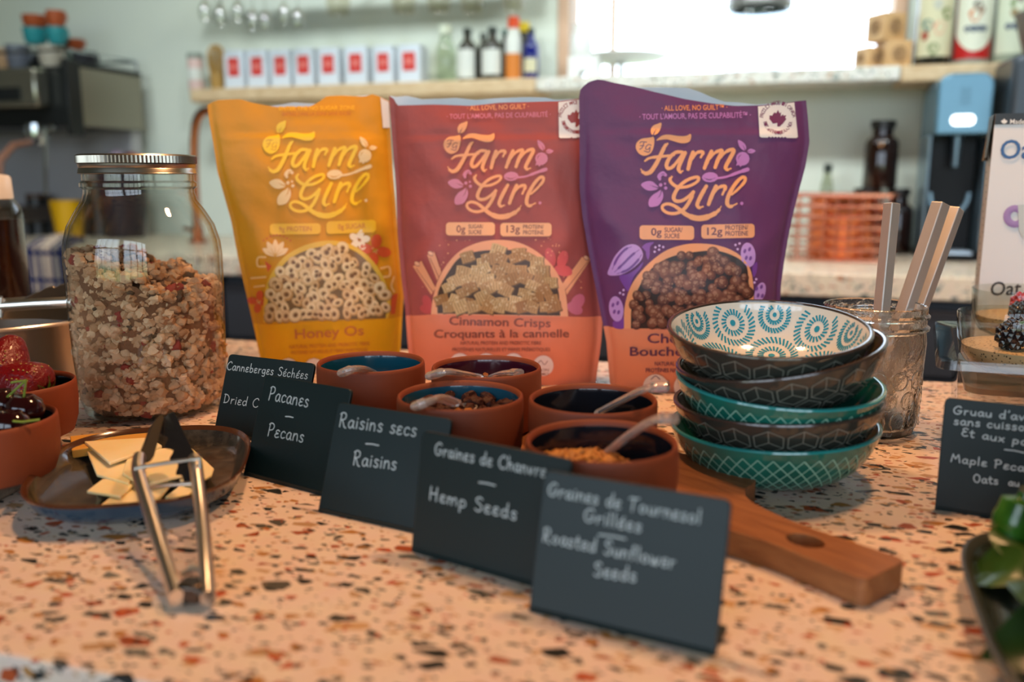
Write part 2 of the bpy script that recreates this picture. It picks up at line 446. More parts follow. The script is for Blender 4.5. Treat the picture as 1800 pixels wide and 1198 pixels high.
def ribbon2(pts, w):
    """flat stroke with round-ish ends as quads: list of 4-point polygons; w may be a list"""
    n = len(pts)
    ws = w if isinstance(w, (list, tuple)) else [w] * n
    if len(ws) != n: ws = [ws[0] + (ws[-1] - ws[0]) * i / (n - 1) for i in range(n)] if len(ws) == 2 else [ws[int(i * (len(ws) - 1) / (n - 1) + .5)] for i in range(n)]
    L, Rr = [], []
    for i in range(n):
        a, b = pts[max(i - 1, 0)], pts[min(i + 1, n - 1)]
        dx, dy = b[0] - a[0], b[1] - a[1]; q = math.hypot(dx, dy) or 1
        nx, ny = -dy / q * ws[i] / 2, dx / q * ws[i] / 2
        L.append((pts[i][0] + nx, pts[i][1] + ny)); Rr.append((pts[i][0] - nx, pts[i][1] - ny))
    polys = [[L[i], L[i + 1], Rr[i + 1], Rr[i]] for i in range(n - 1)]
    for e_ in (0, n - 1):
        polys.append([(pts[e_][0] + ws[e_] / 2 * math.cos(a * math.pi / 4), pts[e_][1] + ws[e_] / 2 * math.sin(a * math.pi / 4)) for a in range(8)])
    return polys
def circle2(x, y, r, n=14, ry=None, rot=0):
    ry = ry or r
    return [(x + r * math.cos(2 * math.pi * k / n) * math.cos(rot) - ry * math.sin(2 * math.pi * k / n) * math.sin(rot),
             y + r * math.cos(2 * math.pi * k / n) * math.sin(rot) + ry * math.sin(2 * math.pi * k / n) * math.cos(rot)) for k in range(n)]
# ================================================================== the room
bar_terrazzo = terrazzo_mat('bar_terrazzo', 'DDC6B2', ['141614', '9A4A26', '262B2A', 'AA7438', '6E6C62', 'B0502A', '1A1C1A', 'B08A62', '4E4A42', 'C49A6C'], [76, 135, 250], [0.23, 0.25, 0.20], 0.42)
pale_terrazzo = terrazzo_mat('pale_terrazzo', 'DDDAD0', ['8F948C', 'C2B7A4', '6E756E', 'B99C84'], [60, 120], [0.3, 0.3], 0.35)
plaster = mat('plaster', 'D2D7C8', 0.85, vary=(2.5, 'C9D0C6', .3, .7), bump=(40, .08, .002))
dark_cab = mat('dark_laminate', '34353A', 0.45)
floor_m = mat('dark_floor', '3A3430', 0.6, vary=(6, '2E2926', .3, .7))
ceil_m = mat('brown_ceiling', '8A7A68', 0.8)
side_m = mat('side_wall_paint', '8C8578', 0.85)
oak = wood_mat('pale_oak', 'D8BE98', 'C2A27A', 10, .5, (1, 9, 9))
white_paint = mat('white_paint', 'E9E9E4', 0.5)
wood_trim = mat('window_wood', 'C9A488', 0.55)
FLOOR = -0.92; CEIL = 1.75
U0, U1 = -3.3, 3.4
REAR_V = -2.3
def ubox(mb, u0, u1, v0, v1, z0, z1, mi=0):
    c = uvw((u0 + u1) / 2, (v0 + v1) / 2, (z0 + z1) / 2)
    return mb.box(c, (abs(u1 - u0), abs(v1 - v0), abs(z1 - z0)), TURN, mi)

structure('floor', ubox(MB(), U0 - .1, U1 + .1, REAR_V - .1, WALL_V + .12, FLOOR - .1, FLOOR), floor_m)
structure('ceiling', ubox(MB(), U0 - .1, U1 + .1, REAR_V - .1, WALL_V + .12, CEIL, CEIL + .1), ceil_m)
structure('wall_left', ubox(MB(), U0 - .1, U0, REAR_V, WALL_V, FLOOR, CEIL), side_m)
structure('wall_right', ubox(MB(), U1, U1 + .1, REAR_V, WALL_V, FLOOR, CEIL), side_m)

WIN0, WIN1 = along(BW(1001, 100, 0)), along(BW(1568, 60, 0))
LEDGE_Z = BW(1250, 128, 0.0).z
SHELF_Z = BW(640, 146, 0.20).z
LEDGE_TOP = BW(1250, 126, 0.20).z
WIN_TOP = 1.25
m = MB()
ubox(m, U0 - .1, WIN0, WALL_V, WALL_V + .12, FLOOR, CEIL); ubox(m, WIN1, U1 + .1, WALL_V, WALL_V + .12, FLOOR, CEIL)
ubox(m, WIN0, WIN1, WALL_V, WALL_V + .12, FLOOR, LEDGE_TOP - .03); ubox(m, WIN0, WIN1, WALL_V, WALL_V + .12, WIN_TOP, CEIL)
structure('wall_far', m, plaster, smooth=False)
# the window in it: wooden casing, one slim post
m = MB()
ubox(m, WIN0 - .035, WIN0, WALL_V - .012, WALL_V + .12, LEDGE_TOP, WIN_TOP + .03); ubox(m, WIN1, WIN1 + .035, WALL_V - .012, WALL_V + .12, LEDGE_TOP, WIN_TOP + .03)
ubox(m, WIN0, WIN1, WALL_V - .012, WALL_V + .12, WIN_TOP, WIN_TOP + .035)
wpost = along(BW(1079, 60, -.1))
ubox(m, wpost - .008, wpost + .008, WALL_V + .07, WALL_V + .11, LEDGE_TOP - .03, WIN_TOP)
structure('window_1', m, wood_trim, bevel=.003)
# rear wall behind the viewer, two wide windows onto the garden
m = MB()
openings = [(-2.5, -0.35), (0.0, 2.2)]
zb, zt = -0.10, 1.60
us = [U0] + [q for o in openings for q in o] + [U1]
for i in range(0, len(us), 2): ubox(m, us[i], us[i + 1], REAR_V - .1, REAR_V, FLOOR, CEIL)
for a, b in openings:
    ubox(m, a, b, REAR_V - .1, REAR_V, FLOOR, zb); ubox(m, a, b, REAR_V - .1, REAR_V, zt, CEIL)
structure('wall_rear', m, side_m, smooth=False)
for k, (a, b) in enumerate(openings):
    m = MB()
    for q in range(5):
        uu = a + (b - a) * q / 4
        ubox(m, uu - .025, uu + .025, REAR_V - .08, REAR_V - .02, zb, zt)
    for z in (zb, zb + (zt - zb) * .55, zt): ubox(m, a, b, REAR_V - .08, REAR_V - .02, z - .025, z + .025)
    structure('window_%d' % (k + 2), m, mat('dark_window_frame', '3C3630', .5))
    d = bpy.data.lights.new('window_portal', 'AREA'); d.shape = 'RECTANGLE'; d.size = b - a; d.size_y = zt - zb
    d.cycles.is_portal = True
    o = bpy.data.objects.new('window_portal', d); COL.objects.link(o)
    o.matrix_world = Matrix.Translation(uvw((a + b) / 2, REAR_V - .12, (zb + zt) / 2)) @ Matrix.Rotation(TURN, 4, 'Z') @ Matrix.Rotation(R(90), 4, 'X')

# ------------------------------------------------------------------ front bar
bv0, bv1 = depth_of(BAR_FRONT), depth_of(BAR_BACK)
t = thing('worktop', 'wide warm terrazzo worktop of the front bar, strewn with stone chips', 'worktop', uvw(0, (bv0 + bv1) / 2, 0), TURN)
m = MB(); ubox(m, -1.5, 1.6, bv0, bv1, -.045, 0); m.build('slab', bar_terrazzo, t, smooth=False, bevel=.002)
for k in range(3):
    a = -1.45 + k * 1.0
    c = thing('bar_cabinet', 'dark panelled cabinet carrying the front bar, ' + ('left end', 'middle', 'right end')[k], 'cabinet', uvw(a + .49, (bv0 + bv1) / 2, FLOOR), TURN, 'cabinets under the front bar')
    m = MB(); ubox(m, a, a + .98, bv0 + .04, bv1 - .03, FLOOR, -.045); m.build('body', dark_cab, c, smooth=False)
    m = MB(); ubox(m, a + .02, a + .96, bv0 + .02, bv0 + .04, FLOOR + .08, -.06); m.build('panel', dark_cab, c, smooth=False)

# ------------------------------------------------------------------ back counter
ev = depth_of(SHELF_EDGE)
t = thing('worktop', 'long pale terrazzo worktop of the back counter along the wall', 'worktop', uvw(0, (ev + WALL_V) / 2, 0), TURN)
m = MB(); ubox(m, U0 + .02, U1 - .02, ev, WALL_V - .002, -.05, 0); m.build('slab', terrazzo_mat('back_terrazzo', 'DDCDB6', ['8F948C', 'C2B7A4', '6E756E', 'B0795A'], [60, 120], [0.3, 0.3], .3), t, smooth=False, bevel=.003)
nc = 7
handle_m = mat('dull_steel', '8D8E90', .35, 1)
for k in range(nc):
    a = U0 + .05 + k * .92
    side = ('leftmost', 'second from the left', 'third from the left', 'middle', 'third from the right', 'second from the right', 'rightmost')[k]
    c = thing('base_cabinet', 'charcoal drawer cabinet under the back counter, ' + side, 'cabinet', uvw(a + .45, ev + .3, FLOOR), TURN, 'cabinets under the back counter')
    m = MB(); ubox(m, a, a + .90, ev + .04, WALL_V - .01, FLOOR, -.05); m.build('body', dark_cab, c, smooth=False)
    for z0, z1 in ((-.215, -.075), (-.85, -.225)):
        m = MB(); ubox(m, a + .006, a + .894, ev + .018, ev + .038, z0, z1); d = m.build('drawer' if z0 > -.5 else 'door', dark_cab, c, smooth=False, bevel=.002)
        m = MB(); ubox(m, a + .3, a + .6, ev + .004, ev + .018, z1 - .03, z1 - .02); m.build('handle', handle_m, d)

# ------------------------------------------------------------------ shelf boards on the far wall
uA, uB = along(BW(333, 165, .2)), along(BW(941, 145, .2))
uC = along(BW(1583, 125, .2))
th = .042
m = MB(); ubox(m, uA, uB, WALL_V - .20, WALL_V - .002, SHELF_Z - th, SHELF_Z)
solo('wall_shelf', m, oak, 'thick pale oak shelf board under the row of tea tins', 'shelf', bevel=.006)
m = MB(); ubox(m, uB + .002, uC, WALL_V - .20, WALL_V + .115, LEDGE_TOP - .036, LEDGE_TOP)
solo('window_ledge', m, pale_terrazzo, 'pale speckled stone ledge running under the bright window', 'ledge', bevel=.004)
m = MB(); ubox(m, uC + .002, uC + .75, WALL_V - .20, WALL_V - .002, LEDGE_TOP - .042, LEDGE_TOP)
solo('wall_shelf', m, oak, 'short oak shelf board carrying the liquor bottles at right', 'shelf', bevel=.006)
# ================================================================== the three cereal pouches
def interp(poly, key, val):
    """poly: sorted by key; linear interpolation, clamped"""
    if val <= poly[0][0]: return poly[0][1]
    for (a, b), (c, d) in zip(poly[:-1], poly[1:]):
        if val <= c: return b + (d - b) * (val - a) / (c - a) if c > a else b
    return poly[-1][1]

class Pouch:
    def __init__(self, base, yaw, swell, left, right, top, back_top, band, seed):
        self.ud = V((math.cos(yaw), math.sin(yaw), 0)); self.n = V((math.sin(yaw), -math.cos(yaw), 0)); self.vd = V((0, 0, 1))
        self.W = swell; self.seed = seed
        self.o = G(*base) - self.n * swell * .85
        uv = self.uv
        L = sorted((uv(*p)[1], uv(*p)[0]) for p in left); Rr = sorted((uv(*p)[1], uv(*p)[0]) for p in right)
        self.L, self.Rr = L, Rr
        self.T = sorted(uv(*p) for p in top); self.B = sorted(uv(*p) for p in back_top); self.K = sorted(uv(*p) for p in band)
        self.vm = sum(p[1] for p in self.T) / len(self.T)
        self.K = sorted(self.uv_seen(*p) for p in band)
    def uv_seen(self, x, y):
        px, py = x, y
        for _ in range(6):
            u, v = self.uv(px, py); a = proj(self.surf(u, v)); px += (x - a[0]) * .9; py += (y - a[1]) * .9
        return self.uv(px, py)
    def uv(self, x, y):
        p = hit(x, y, self.o, self.n) - self.o
        return (p.dot(self.ud), p.z)
    def lr(self, v): return interp(self.L, 0, v), interp(self.Rr, 0, v)
    def w(self, u, v):
        l, r = self.lr(v); s = 2 * (u - l) / (r - l) - 1
        q = max(0.0, 1 - (s / .95) ** 2)
        t = v / self.vm
        f = 0.80 + .2 * min(t / .2, 1) if t < .35 else 1.0 - .86 * ((t - .35) / .65) ** 1.15
        f = max(f, .08)
        e_ = min(1.0, q * 2.2)
        k = self.seed
        wr = .0032 * noise.noise(V((u * 16 + k, v * 9, k))) + .0019 * noise.noise(V((u * 34 + v * 14, v * 26 + k, k * 2)))
        # folds running in from the side seams
        for sd, fv, sl, am in ((-1, .34, 1.4, .004), (-1, .62, -.9, .003), (1, .30, 1.2, .004), (1, .58, -1.3, .0035), (-1, .14, .8, .0025), (1, .80, .5, .002)):
            dd = (t - fv - sl * .22 * (1 - abs(s))) * 17
            if s * sd > 0: wr += 1.35 * am * math.exp(-dd * dd) * max(0, abs(s) - .45) * 2.2 * (1 if q > 0 else 0)
        zip_ = .0006 * (math.exp(-((t - .865) * 95) ** 2) - math.exp(-((t - .885) * 95) ** 2))
        return self.W * f * q ** .62 + e_ * (wr + zip_)
    def surf(self, u, v, side=1, eps=0.0):
        return self.o + self.ud * u + self.vd * v + self.n * (side * self.w(u, v) + eps)
    def seen(self, x, y, eps):
        px, py = x, y
        for _ in range(5):
            u, v = self.uv(px, py); a = proj(self.surf(u, v))
            px += (x - a[0]) * .9; py += (y - a[1]) * .9
        return self.surf(u, v, 1, eps)
    def build(self, root, mats, back_mat, inside):
        ns, nb, nt = 60, 18, 60
        def sheet(side, topc, split):
            P = []
            rows = nb + nt
            for j in range(rows + 1):
                row = []
                for i in range(ns + 1):
                    s = i / ns; s = .5 - .5 * math.cos(math.pi * s) * (0.55 + .45 * abs(math.cos(math.pi * s)))
                    v = 0.0; u = 0
                    for _ in range(5):
                        l, r = self.lr(v); u = l + (r - l) * s
                        tp = interp(topc, 0, u); kb = interp(self.K, 0, u)
                        v = kb * j / nb if j <= nb else kb + (tp - kb) * (j - nb) / nt
                    row.append(self.surf(u, v, side * (1 if side > 0 else .75)))
                P.append(row)
            return P
        F = sheet(1, self.T, True); Bk = sheet(-1, self.B, True)
        m = MB(); n1 = ns + 1; rows = nb + nt + 1
        vs = [p for r in F for p in r]
        m.add(vs, [(j * n1 + i, j * n1 + i + 1, (j + 1) * n1 + i + 1, (j + 1) * n1 + i) for j in range(nb) for i in range(ns)], 1)
        m.add(vs, [(j * n1 + i, j * n1 + i + 1, (j + 1) * n1 + i + 1, (j + 1) * n1 + i) for j in range(nb, rows - 1) for i in range(ns)], 0)
        m.add(F[0] + Bk[0], [tuple(range(n1)) + tuple(range(2 * n1 - 1, n1 - 1, -1))], 1)
        o = m.build('front_panel', mats, root, normals=False); 
        for p in o.data.polygons: p.use_smooth = True
        m = MB(); vs = [p for r in Bk for p in r]; quads = [(j * n1 + i, j * n1 + i + 1, (j + 1) * n1 + i + 1, (j + 1) * n1 + i) for j in range(rows - 1) for i in range(ns)]
        edge = lambda q: q[0] % n1 in (0, 1, ns - 2, ns - 1)
        m.add([p - self.n * .0006 for p in vs], [q for q in quads if not edge(q)], 0); m.add([p - self.n * .0006 for p in vs], [q for q in quads if edge(q)], 1); m.add([p - self.n * .0012 for p in vs], quads, 1)
        m.build('back_panel', [inside, back_mat], root)

class Art:
    """printed marks: flat outlines given where they show, laid onto the swelling front of a pouch"""
    def __init__(self, pouch): self.p = pouch; self.items = []
    def poly(self, pts, colour, layer=0): self.items.append(([tuple(q[:2]) for q in pts], lin(colour), layer)); return self
    def stroke(self, pts, w, colour, layer=0, smooth=True, n=6):
        for q in ribbon2(catmull(pts, n) if smooth and len(pts) > 2 else pts, w): self.poly(q, colour, layer)
        return self
    def dot(self, x, y, r, colour, layer=0, ry=None, rot=0, n=12): return self.poly(circle2(x, y, r, n, ry, rot), colour, layer)
    def text(self, s, p0, p1, cap, colour, layer=1, bold=0):
        vs, fs = type_mesh(s); dx, dy = p1[0] - p0[0], p1[1] - p0[1]; q = math.hypot(dx, dy); ux, uy = dx / q, dy / q
        k = cap / .70
        P = [(p0[0] + dx * a + uy * b * k, p0[1] + dy * a - ux * b * k) for a, b in vs]
        for f in fs: self.poly([P[i] for i in f], colour, layer)
        return self
    def ring_text(self, s, cx, cy, r, a0, a1, cap, colour, layer=1, flip=False):
        n = len(s)
        for i, ch in enumerate(s):
            if ch == ' ': continue
            a = R(a0 + (a1 - a0) * (i + .5) / n); x, y = cx + r * math.cos(a), cy - r * math.sin(a)
            t = (math.sin(a), math.cos(a)) if not flip else (-math.sin(a), -math.cos(a))
            h = cap * .36
            self.text(ch, (x - t[0] * h, y - t[1] * h), (x + t[0] * h, y + t[1] * h), cap, colour, layer)
    def build(self, name, root, m, label=None, eps=.0011, cell=6.5):
        bm = bmesh.new(); cl = bm.loops.layers.float_color.new('Col')
        zl = bm.verts.layers.float.new('lay')
        for pts, c, lay in self.items:
            vs = []
            for x, y in pts:
                v = bm.verts.new((x, y, 0)); v[zl] = lay; vs.append(v)
            try: f = bm.faces.new(vs)
            except ValueError: continue
            for l in f.loops: l[cl] = c
        big = [f for f in bm.faces if len(f.verts) > 4]
        bmesh.ops.triangulate(bm, faces=big)
        xs = [v.co.x for v in bm.verts]; ys = [v.co.y for v in bm.verts]
        for ax, lo, hi in ((0, min(xs), max(xs)), (1, min(ys), max(ys))):
            k = math.ceil(lo / cell)
            while k * cell < hi:
                co = [0, 0, 0]; no = [0, 0, 0]; co[ax] = k * cell; no[ax] = 1
                bmesh.ops.bisect_plane(bm, geom=bm.verts[:] + bm.edges[:] + bm.faces[:], plane_co=co, plane_no=no, dist=1e-5); k += 1
        inv = MW[root.name].inverted()
        for v in bm.verts: v.co = inv @ self.p.seen(v.co.x, v.co.y, eps + v[zl] * .00008)
        for f in bm.faces:
            f.normal_update(); f.smooth = True
            if f.normal.dot(self.p.n) < 0: f.normal_flip()
        me = bpy.data.meshes.new(name); bm.to_mesh(me); bm.free(); me.materials.append(m)
        o = bpy.data.objects.new(name, me); COL.objects.link(o); o.parent = root; MW[o.name] = MW[root.name]
        if label: o['label'] = label
        return o

def build_sides(a, name, root, m, xmid):
    for sd in (0, 1):
        b = Art(a.p); b.items = [q for q in a.items if (sum(p[0] for p in q[0]) / len(q[0]) > xmid) == bool(sd)]; b.build(name, root, m)

def affine(src, dst):
    (x0, y0), (x1, y1), (x2, y2) = src
    M = Matrix(((x0, y0, 1), (x1, y1, 1), (x2, y2, 1))).inverted()
    ax = M @ V([d[0] for d in dst]); ay = M @ V([d[1] for d in dst])
    return lambda p: (ax[0] * p[0] + ax[1] * p[1] + ax[2], ay[0] * p[0] + ay[1] * p[1] + ay[2])
ANCH = [(1155.3, 245.2), (1124.0, 395.5), (1317.5, 296.5)]

def draw_logo(a, fn, c1, c2, ground):
    T = lambda pts: [fn((1110 + p[0] / 6.304, 205 + p[1] / 6.304)) for p in pts]
    k = math.dist(fn((0, 0)), fn((100, 0))) / 100 / 6.304
    P = lambda pts, c, l=0, n=5: a.poly(catmull(T(pts), n, True)[:: 1], c, l)
    def S(pts, w, c=c1, l=0): a.stroke(T(pts), [q * k for q in w] if isinstance(w, (list, tuple)) else w * k, c, l)
    P([(275, 265), (300, 235), (350, 206), (420, 200), (500, 212), (580, 215), (622, 205), (648, 192), (660, 205), (658, 240), (640, 275), (600, 292), (540, 292), (460, 270), (390, 252), (320, 258)], c1)
    S([(398, 300), (370, 325), (340, 385), (300, 470), (258, 545), (212, 608), (165, 628), (128, 615), (103, 580)], [24, 38, 44, 46, 48, 50, 46, 36, 14])
    S([(148, 490), (200, 458), (300, 443), (420, 432), (470, 425)], [22, 28, 34, 30, 24])
    S([(560, 392), (490, 395), (425, 450), (388, 525), (400, 570), (448, 560), (510, 490), (565, 410)], [36, 38, 42, 44, 42, 38, 34, 30])
    S([(592, 400), (550, 490), (520, 570), (538, 612), (566, 600)], [44, 44, 44, 36, 18])
    S([(680, 395), (648, 490), (626, 580)], [44, 46, 42]); S([(645, 510), (710, 410), (765, 388), (790, 400), (766, 450)], [24, 32, 38, 38, 26])
    S([(885, 385), (838, 490), (806, 570)], [44, 46, 40]); S([(835, 505), (905, 415), (968, 378), (1000, 385), (955, 480), (924, 562)], [22, 30, 38, 44, 46, 40])
    S([(950, 500), (1020, 410), (1090, 368), (1130, 378), (1085, 470), (1042, 555), (1056, 586), (1098, 574)], [22, 30, 40, 46, 46, 44, 36, 20])
    S([(445, 665), (425, 700), (455, 745), (515, 778), (610, 775), (700, 738), (742, 695), (725, 668), (640, 690), (560, 740), (500, 810), (466, 890), (490, 932), (560, 928), (635, 880), (684, 830)], [24, 36, 38, 38, 34, 32, 34, 36, 36, 38, 42, 44, 40, 38, 36, 34])
    S([(690, 832), (650, 920), (600, 1000), (540, 1052), (470, 1072), (395, 1062), (345, 1025), (345, 985), (395, 965), (460, 980), (530, 1025), (610, 1085), (710, 1122), (810, 1118), (905, 1080), (960, 1040), (992, 992)], [30, 42, 42, 38, 36, 34, 34, 34, 34, 36, 40, 50, 62, 64, 52, 36, 12])
    S([(828, 768), (770, 870), (728, 965), (745, 1005), (790, 995)], [40, 46, 44, 38, 20])
    S([(935, 770), (885, 880), (852, 970)], [44, 46, 42]); S([(885, 880), (950, 795), (1015, 768), (1038, 785), (1005, 862)], [22, 32, 38, 40, 26])
    S([(1110, 862), (1185, 795), (1250, 720), (1254, 674), (1210, 680), (1140, 755), (1075, 870), (1058, 955), (1090, 995), (1165, 962)], [24, 30, 36, 36, 38, 42, 46, 46, 38, 18])
    a.dot(*T([(1220, 960)])[0], 3.0 * k * 6.3, c2)
    P([(215, 228), (240, 222), (252, 250), (250, 300), (240, 350), (215, 400), (170, 428), (120, 430), (72, 398), (46, 340), (60, 285), (110, 245), (170, 236)], c1)
    P([(330, 70), (322, 130), (290, 185), (245, 205), (218, 190), (213, 140), (240, 100), (285, 80)], c1)
    S([(236, 215), (252, 175), (272, 140)], [12, 9, 4], ground, 1)
    for st in ([(92, 292), (110, 278), (165, 282)], [(138, 285), (118, 340), (90, 362)], [(96, 322), (138, 322)], [(216, 318), (190, 308), (158, 335), (160, 362), (185, 360), (205, 338)], [(206, 340), (192, 392), (140, 380)]):
        S(st, 9, ground, 1)
    a.dot(*T([(1230, 465)])[0], 76 * k, c2)
    a.poly(T([(1168, 505), (1155, 545), (1184, 534), (1206, 556), (1226, 534), (1250, 540), (1262, 500)]), c2)
    S([(1180, 470), (1190, 440), (1215, 420)], [4, 8, 4], ground, 1)
    P([(1180, 258), (1240, 288), (1268, 335), (1255, 375), (1212, 355), (1186, 315)], c2); S([(1256, 372), (1245, 340), (1232, 318)], [10, 7, 3], ground, 1)
    P([(1280, 392), (1312, 355), (1372, 376), (1332, 406)], c2); S([(1282, 390), (1325, 380)], [8, 3], ground, 1)
    a.dot(*T([(868, 670)])[0], 90 * k, c2, 0, 56 * k, R(-3)); S([(940, 682), (1050, 665), (1180, 618), (1285, 584)], [24, 24, 34, 44], c2)
    S([(800, 678), (860, 698), (930, 676)], [4, 12, 4], ground, 1)
    S([(312, 690), (308, 655), (345, 626), (376, 645)], [34, 44, 44, 36], c2); S([(325, 645), (350, 632), (372, 640)], [3, 8, 3], ground, 1)
    P([(105, 755), (150, 720), (220, 715), (265, 745), (298, 790), (230, 818), (160, 808)], c2); S([(296, 788), (250, 775), (205, 758)], [12, 8, 3], ground, 1)
    P([(330, 812), (352, 870), (335, 930), (290, 985), (200, 996), (190, 930), (230, 870), (285, 835)], c2); S([(332, 815), (315, 870), (285, 905)], [12, 8, 3], ground, 1)
    for x, y, r in ((322, 756, 20), (370, 742, 13), (378, 790, 19)): a.dot(*T([(x, y)])[0], r * k, c2)

def maple(a, x, y, r, colour, layer=1):
    half = [(0, -1), (.18, -.62), (.36, -.72), (.30, -.28), (.56, -.52), (.62, -.36), (.92, -.40), (.80, -.12), (.94, .0), (.48, .36), (.54, .52), (.06, .44), (.08, .95), (0, .95)]
    a.poly([(x + px * r, y + py * r) for px, py in half] + [(x - px * r, y + py * r) for px, py in half[::-1][1:-1]], colour, layer)
def origin_badge(a, corners, cx, cy, r, ink, paper='F1E8E0'):
    (ax, ay), (bx, by), (c_x, cy2), (dx, dy) = corners
    zig = []
    for i in range(25):
        t = i / 24; zig.append((c_x + (dx - c_x) * t, cy2 + (dy - cy2) * t + (2.2 if i % 2 else 0)))
    a.poly([(ax, ay), (bx, by)] + zig, paper, 0)
    maple(a, cx, cy, r, ink, 1)
    a.ring_text('PRODUCT MADE IN CANADA', cx, cy + 1, r * 1.62, 172, 8, r * .42, ink, 1)
    a.ring_text('FIEREMENT FABRIQUE AU CANADA', cx, cy + 1, r * 1.62, 192, 348, r * .38, ink, 1, True)
def pill(a, x0, y0, x1, y1, colour, tilt=0.0):
    r = 6; pts = []
    for cx, cy, s in ((x1 - r, y1 - r, 0), (x0 + r, y1 - r, 1), (x0 + r, y0 + r, 2), (x1 - r, y0 + r, 3)):
        for q in range(5):
            g = R(90 * s + 22.5 * q); pts.append((cx + r * math.cos(g), cy + r * math.sin(g)))
    a.poly([(x, y + tilt * (x - x0)) for x, y in pts], colour, 0)

def inside_poly(x, y, poly):
    c = False; n = len(poly)
    for i in range(n):
        (x1, y1), (x2, y2) = poly[i], poly[i - 1]
        if (y1 > y) != (y2 > y) and x < (x2 - x1) * (y - y1) / (y2 - y1) + x1: c = not c
    return c
def scatter(poly, step, seed, jit=.35):
    rnd = random.Random(seed); out = []
    xs = [p[0] for p in poly]; ys = [p[1] for p in poly]; y = min(ys); k = 0
    while y < max(ys):
        x = min(xs) + (step / 2 if k % 2 else 0)
        while x < max(xs):
            q = (x + rnd.uniform(-jit, jit) * step, y + rnd.uniform(-jit, jit) * step)
            if inside_poly(*q, poly): out.append(q)
            x += step
        y += step * .82; k += 1
    return out, rnd
def mix3(c1, c2, t):
    a = [int(c1[i:i + 2], 16) for i in (0, 2, 4)]; b = [int(c2[i:i + 2], 16) for i in (0, 2, 4)]
    return '%02X%02X%02X' % tuple(max(0, min(255, int(p + (q - p) * t))) for p, q in zip(a, b))
foil_white = mat('foil_inside', 'E6E8EE', .35)
ink = print_mat('pouch_print', .42)
def pouch_mat(name, c): return mat(name, c, .42, spec=.28, bump=(48, .3, .004))

# ---------------------------------------------------------------- honey rings
honey = Pouch((580, 655), R(9), .030,
    [(364.5, 185), (368, 215), (374.7, 251), (382.5, 303), (394, 344), (406.5, 389), (418.6, 454), (434.4, 524), (448, 583), (457, 628), (462, 665)],
    [(684, 176), (686, 225), (690, 290), (695, 350), (700, 420), (706, 480), (710, 520), (707, 560), (704, 614), (702, 670)],
    [(364, 185), (372, 180), (385, 175.5), (424, 174.5), (440, 180), (475, 187), (490, 189), (545, 188), (560, 180), (575, 169), (600, 168), (640, 170), (655, 165.5), (668, 170), (684, 178)],
    [(364, 184), (400, 176), (470, 186), (500, 182), (515, 179), (540, 181), (570, 181), (630, 168), (645, 167), (655, 166), (684, 177)],
    [(440, 569), (560, 564), (712, 556)], 3.1)
hb = thing('cereal_pouch', 'golden yellow stand-up cereal pouch with printed honey rings, beside the granola jar', 'cereal pouch', honey.o, 0, 'cereal pouches along the bar')
honey.build(hb, [pouch_mat('honey_film', 'DE9620'), pouch_mat('honey_band', 'EFAB18')], pouch_mat('honey_film', 'DE9620'), foil_white)
fn = affine(ANCH, [(497.5, 241.3), (473.8, 392.3), (654.2, 290.9)])
a = Art(honey); draw_logo(a, fn, 'FFCC1C', 'F8D498', 'DE9620'); a.build('logo', hb, ink)
a = Art(honey); a.text('ENTER THE NO SUGAR ZONE', (490.8, 194), (623.8, 192.5), 7, 'F6BE1E'); a.text('ENTREZ DANS LA ZONE SANS SUCRE', (496, 203.5), (617, 202), 6, 'C9772A'); a.build('tagline', hb, ink)
a = Art(honey); pill(a, 474.5, 393, 564, 412, 'F8BE24', -.01); pill(a, 574, 389, 661, 411, 'F8BE24', -.035)
a.text('9g PROTEIN', (490.7, 406.5), (548, 405.5), 8.5, 'D98034'); a.text('0g SUGAR', (594.4, 402.5), (643, 400.5), 9, 'D98034'); a.build('nutrition_badges', hb, ink)
a = Art(honey); a.poly([(668.8, 171.4), (683.2, 179.3), (685.6, 224.4), (673.3, 224.4)], 'F1E8E0'); a.build('corner_label', hb, ink, 'white torn corner label')
B = lambda pts: [(380 + x / 4.609, 380 + y / 4.609) for x, y in pts]
a = Art(honey)
# blossoms and squiggles round the bowl
for k in range(5):
    an = R(-150 + 30 * k); cx, cy = B([(480, 320)])[0]
    ln = 26 if k in (0, 4) else 29
    tip = (cx + ln * math.cos(an), cy + ln * math.sin(an)); sx, sy = -math.sin(an) * 5.5, math.cos(an) * 5.5; md = (cx + ln * .55 * math.cos(an), cy + ln * .55 * math.sin(an))
    a.poly(catmull([(cx, cy), (md[0] + sx, md[1] + sy), tip, (md[0] - sx, md[1] - sy)], 5, True), 'FAD29A', k % 2)
    a.stroke([(cx, cy), md], [1.4, .4], 'E8A63C', 3)
for k in range(9): a.dot(*B([(385 + 27 * k, 195 - 45 * math.sin(k * math.pi / 8))])[0], 1.6, 'D8602A', 0)
def blossom(x, y, r, c, core, n=5):
    for k in range(n):
        an = 2 * math.pi * k / n - 1.4; a.dot(x + r * .62 * math.cos(an), y + r * .62 * math.sin(an), r * .5, c, 0, r * .36, an)
    for k in range(6): a.dot(x + r * .18 * math.cos(k), y + r * .18 * math.sin(k * 1.3), .9, core, 2, n=6)
blossom(*B([(1160, 190)])[0], 17, 'FBE3C0', 'D8602A'); blossom(*B([(1285, 275)])[0], 26, 'D8582A', 'FAD29A', 4); blossom(*B([(345, 690)])[0], 18, 'D8582A', 'FAD29A', 4)
a.stroke(B([(400, 330), (340, 335), (338, 400), (400, 405)]), 3.6, 'F5C176'); a.stroke(B([(285, 500), (400, 490)]), 3.6, 'F5C176'); a.stroke(B([(310, 570), (390, 560)]), 3.2, 'F5C176')
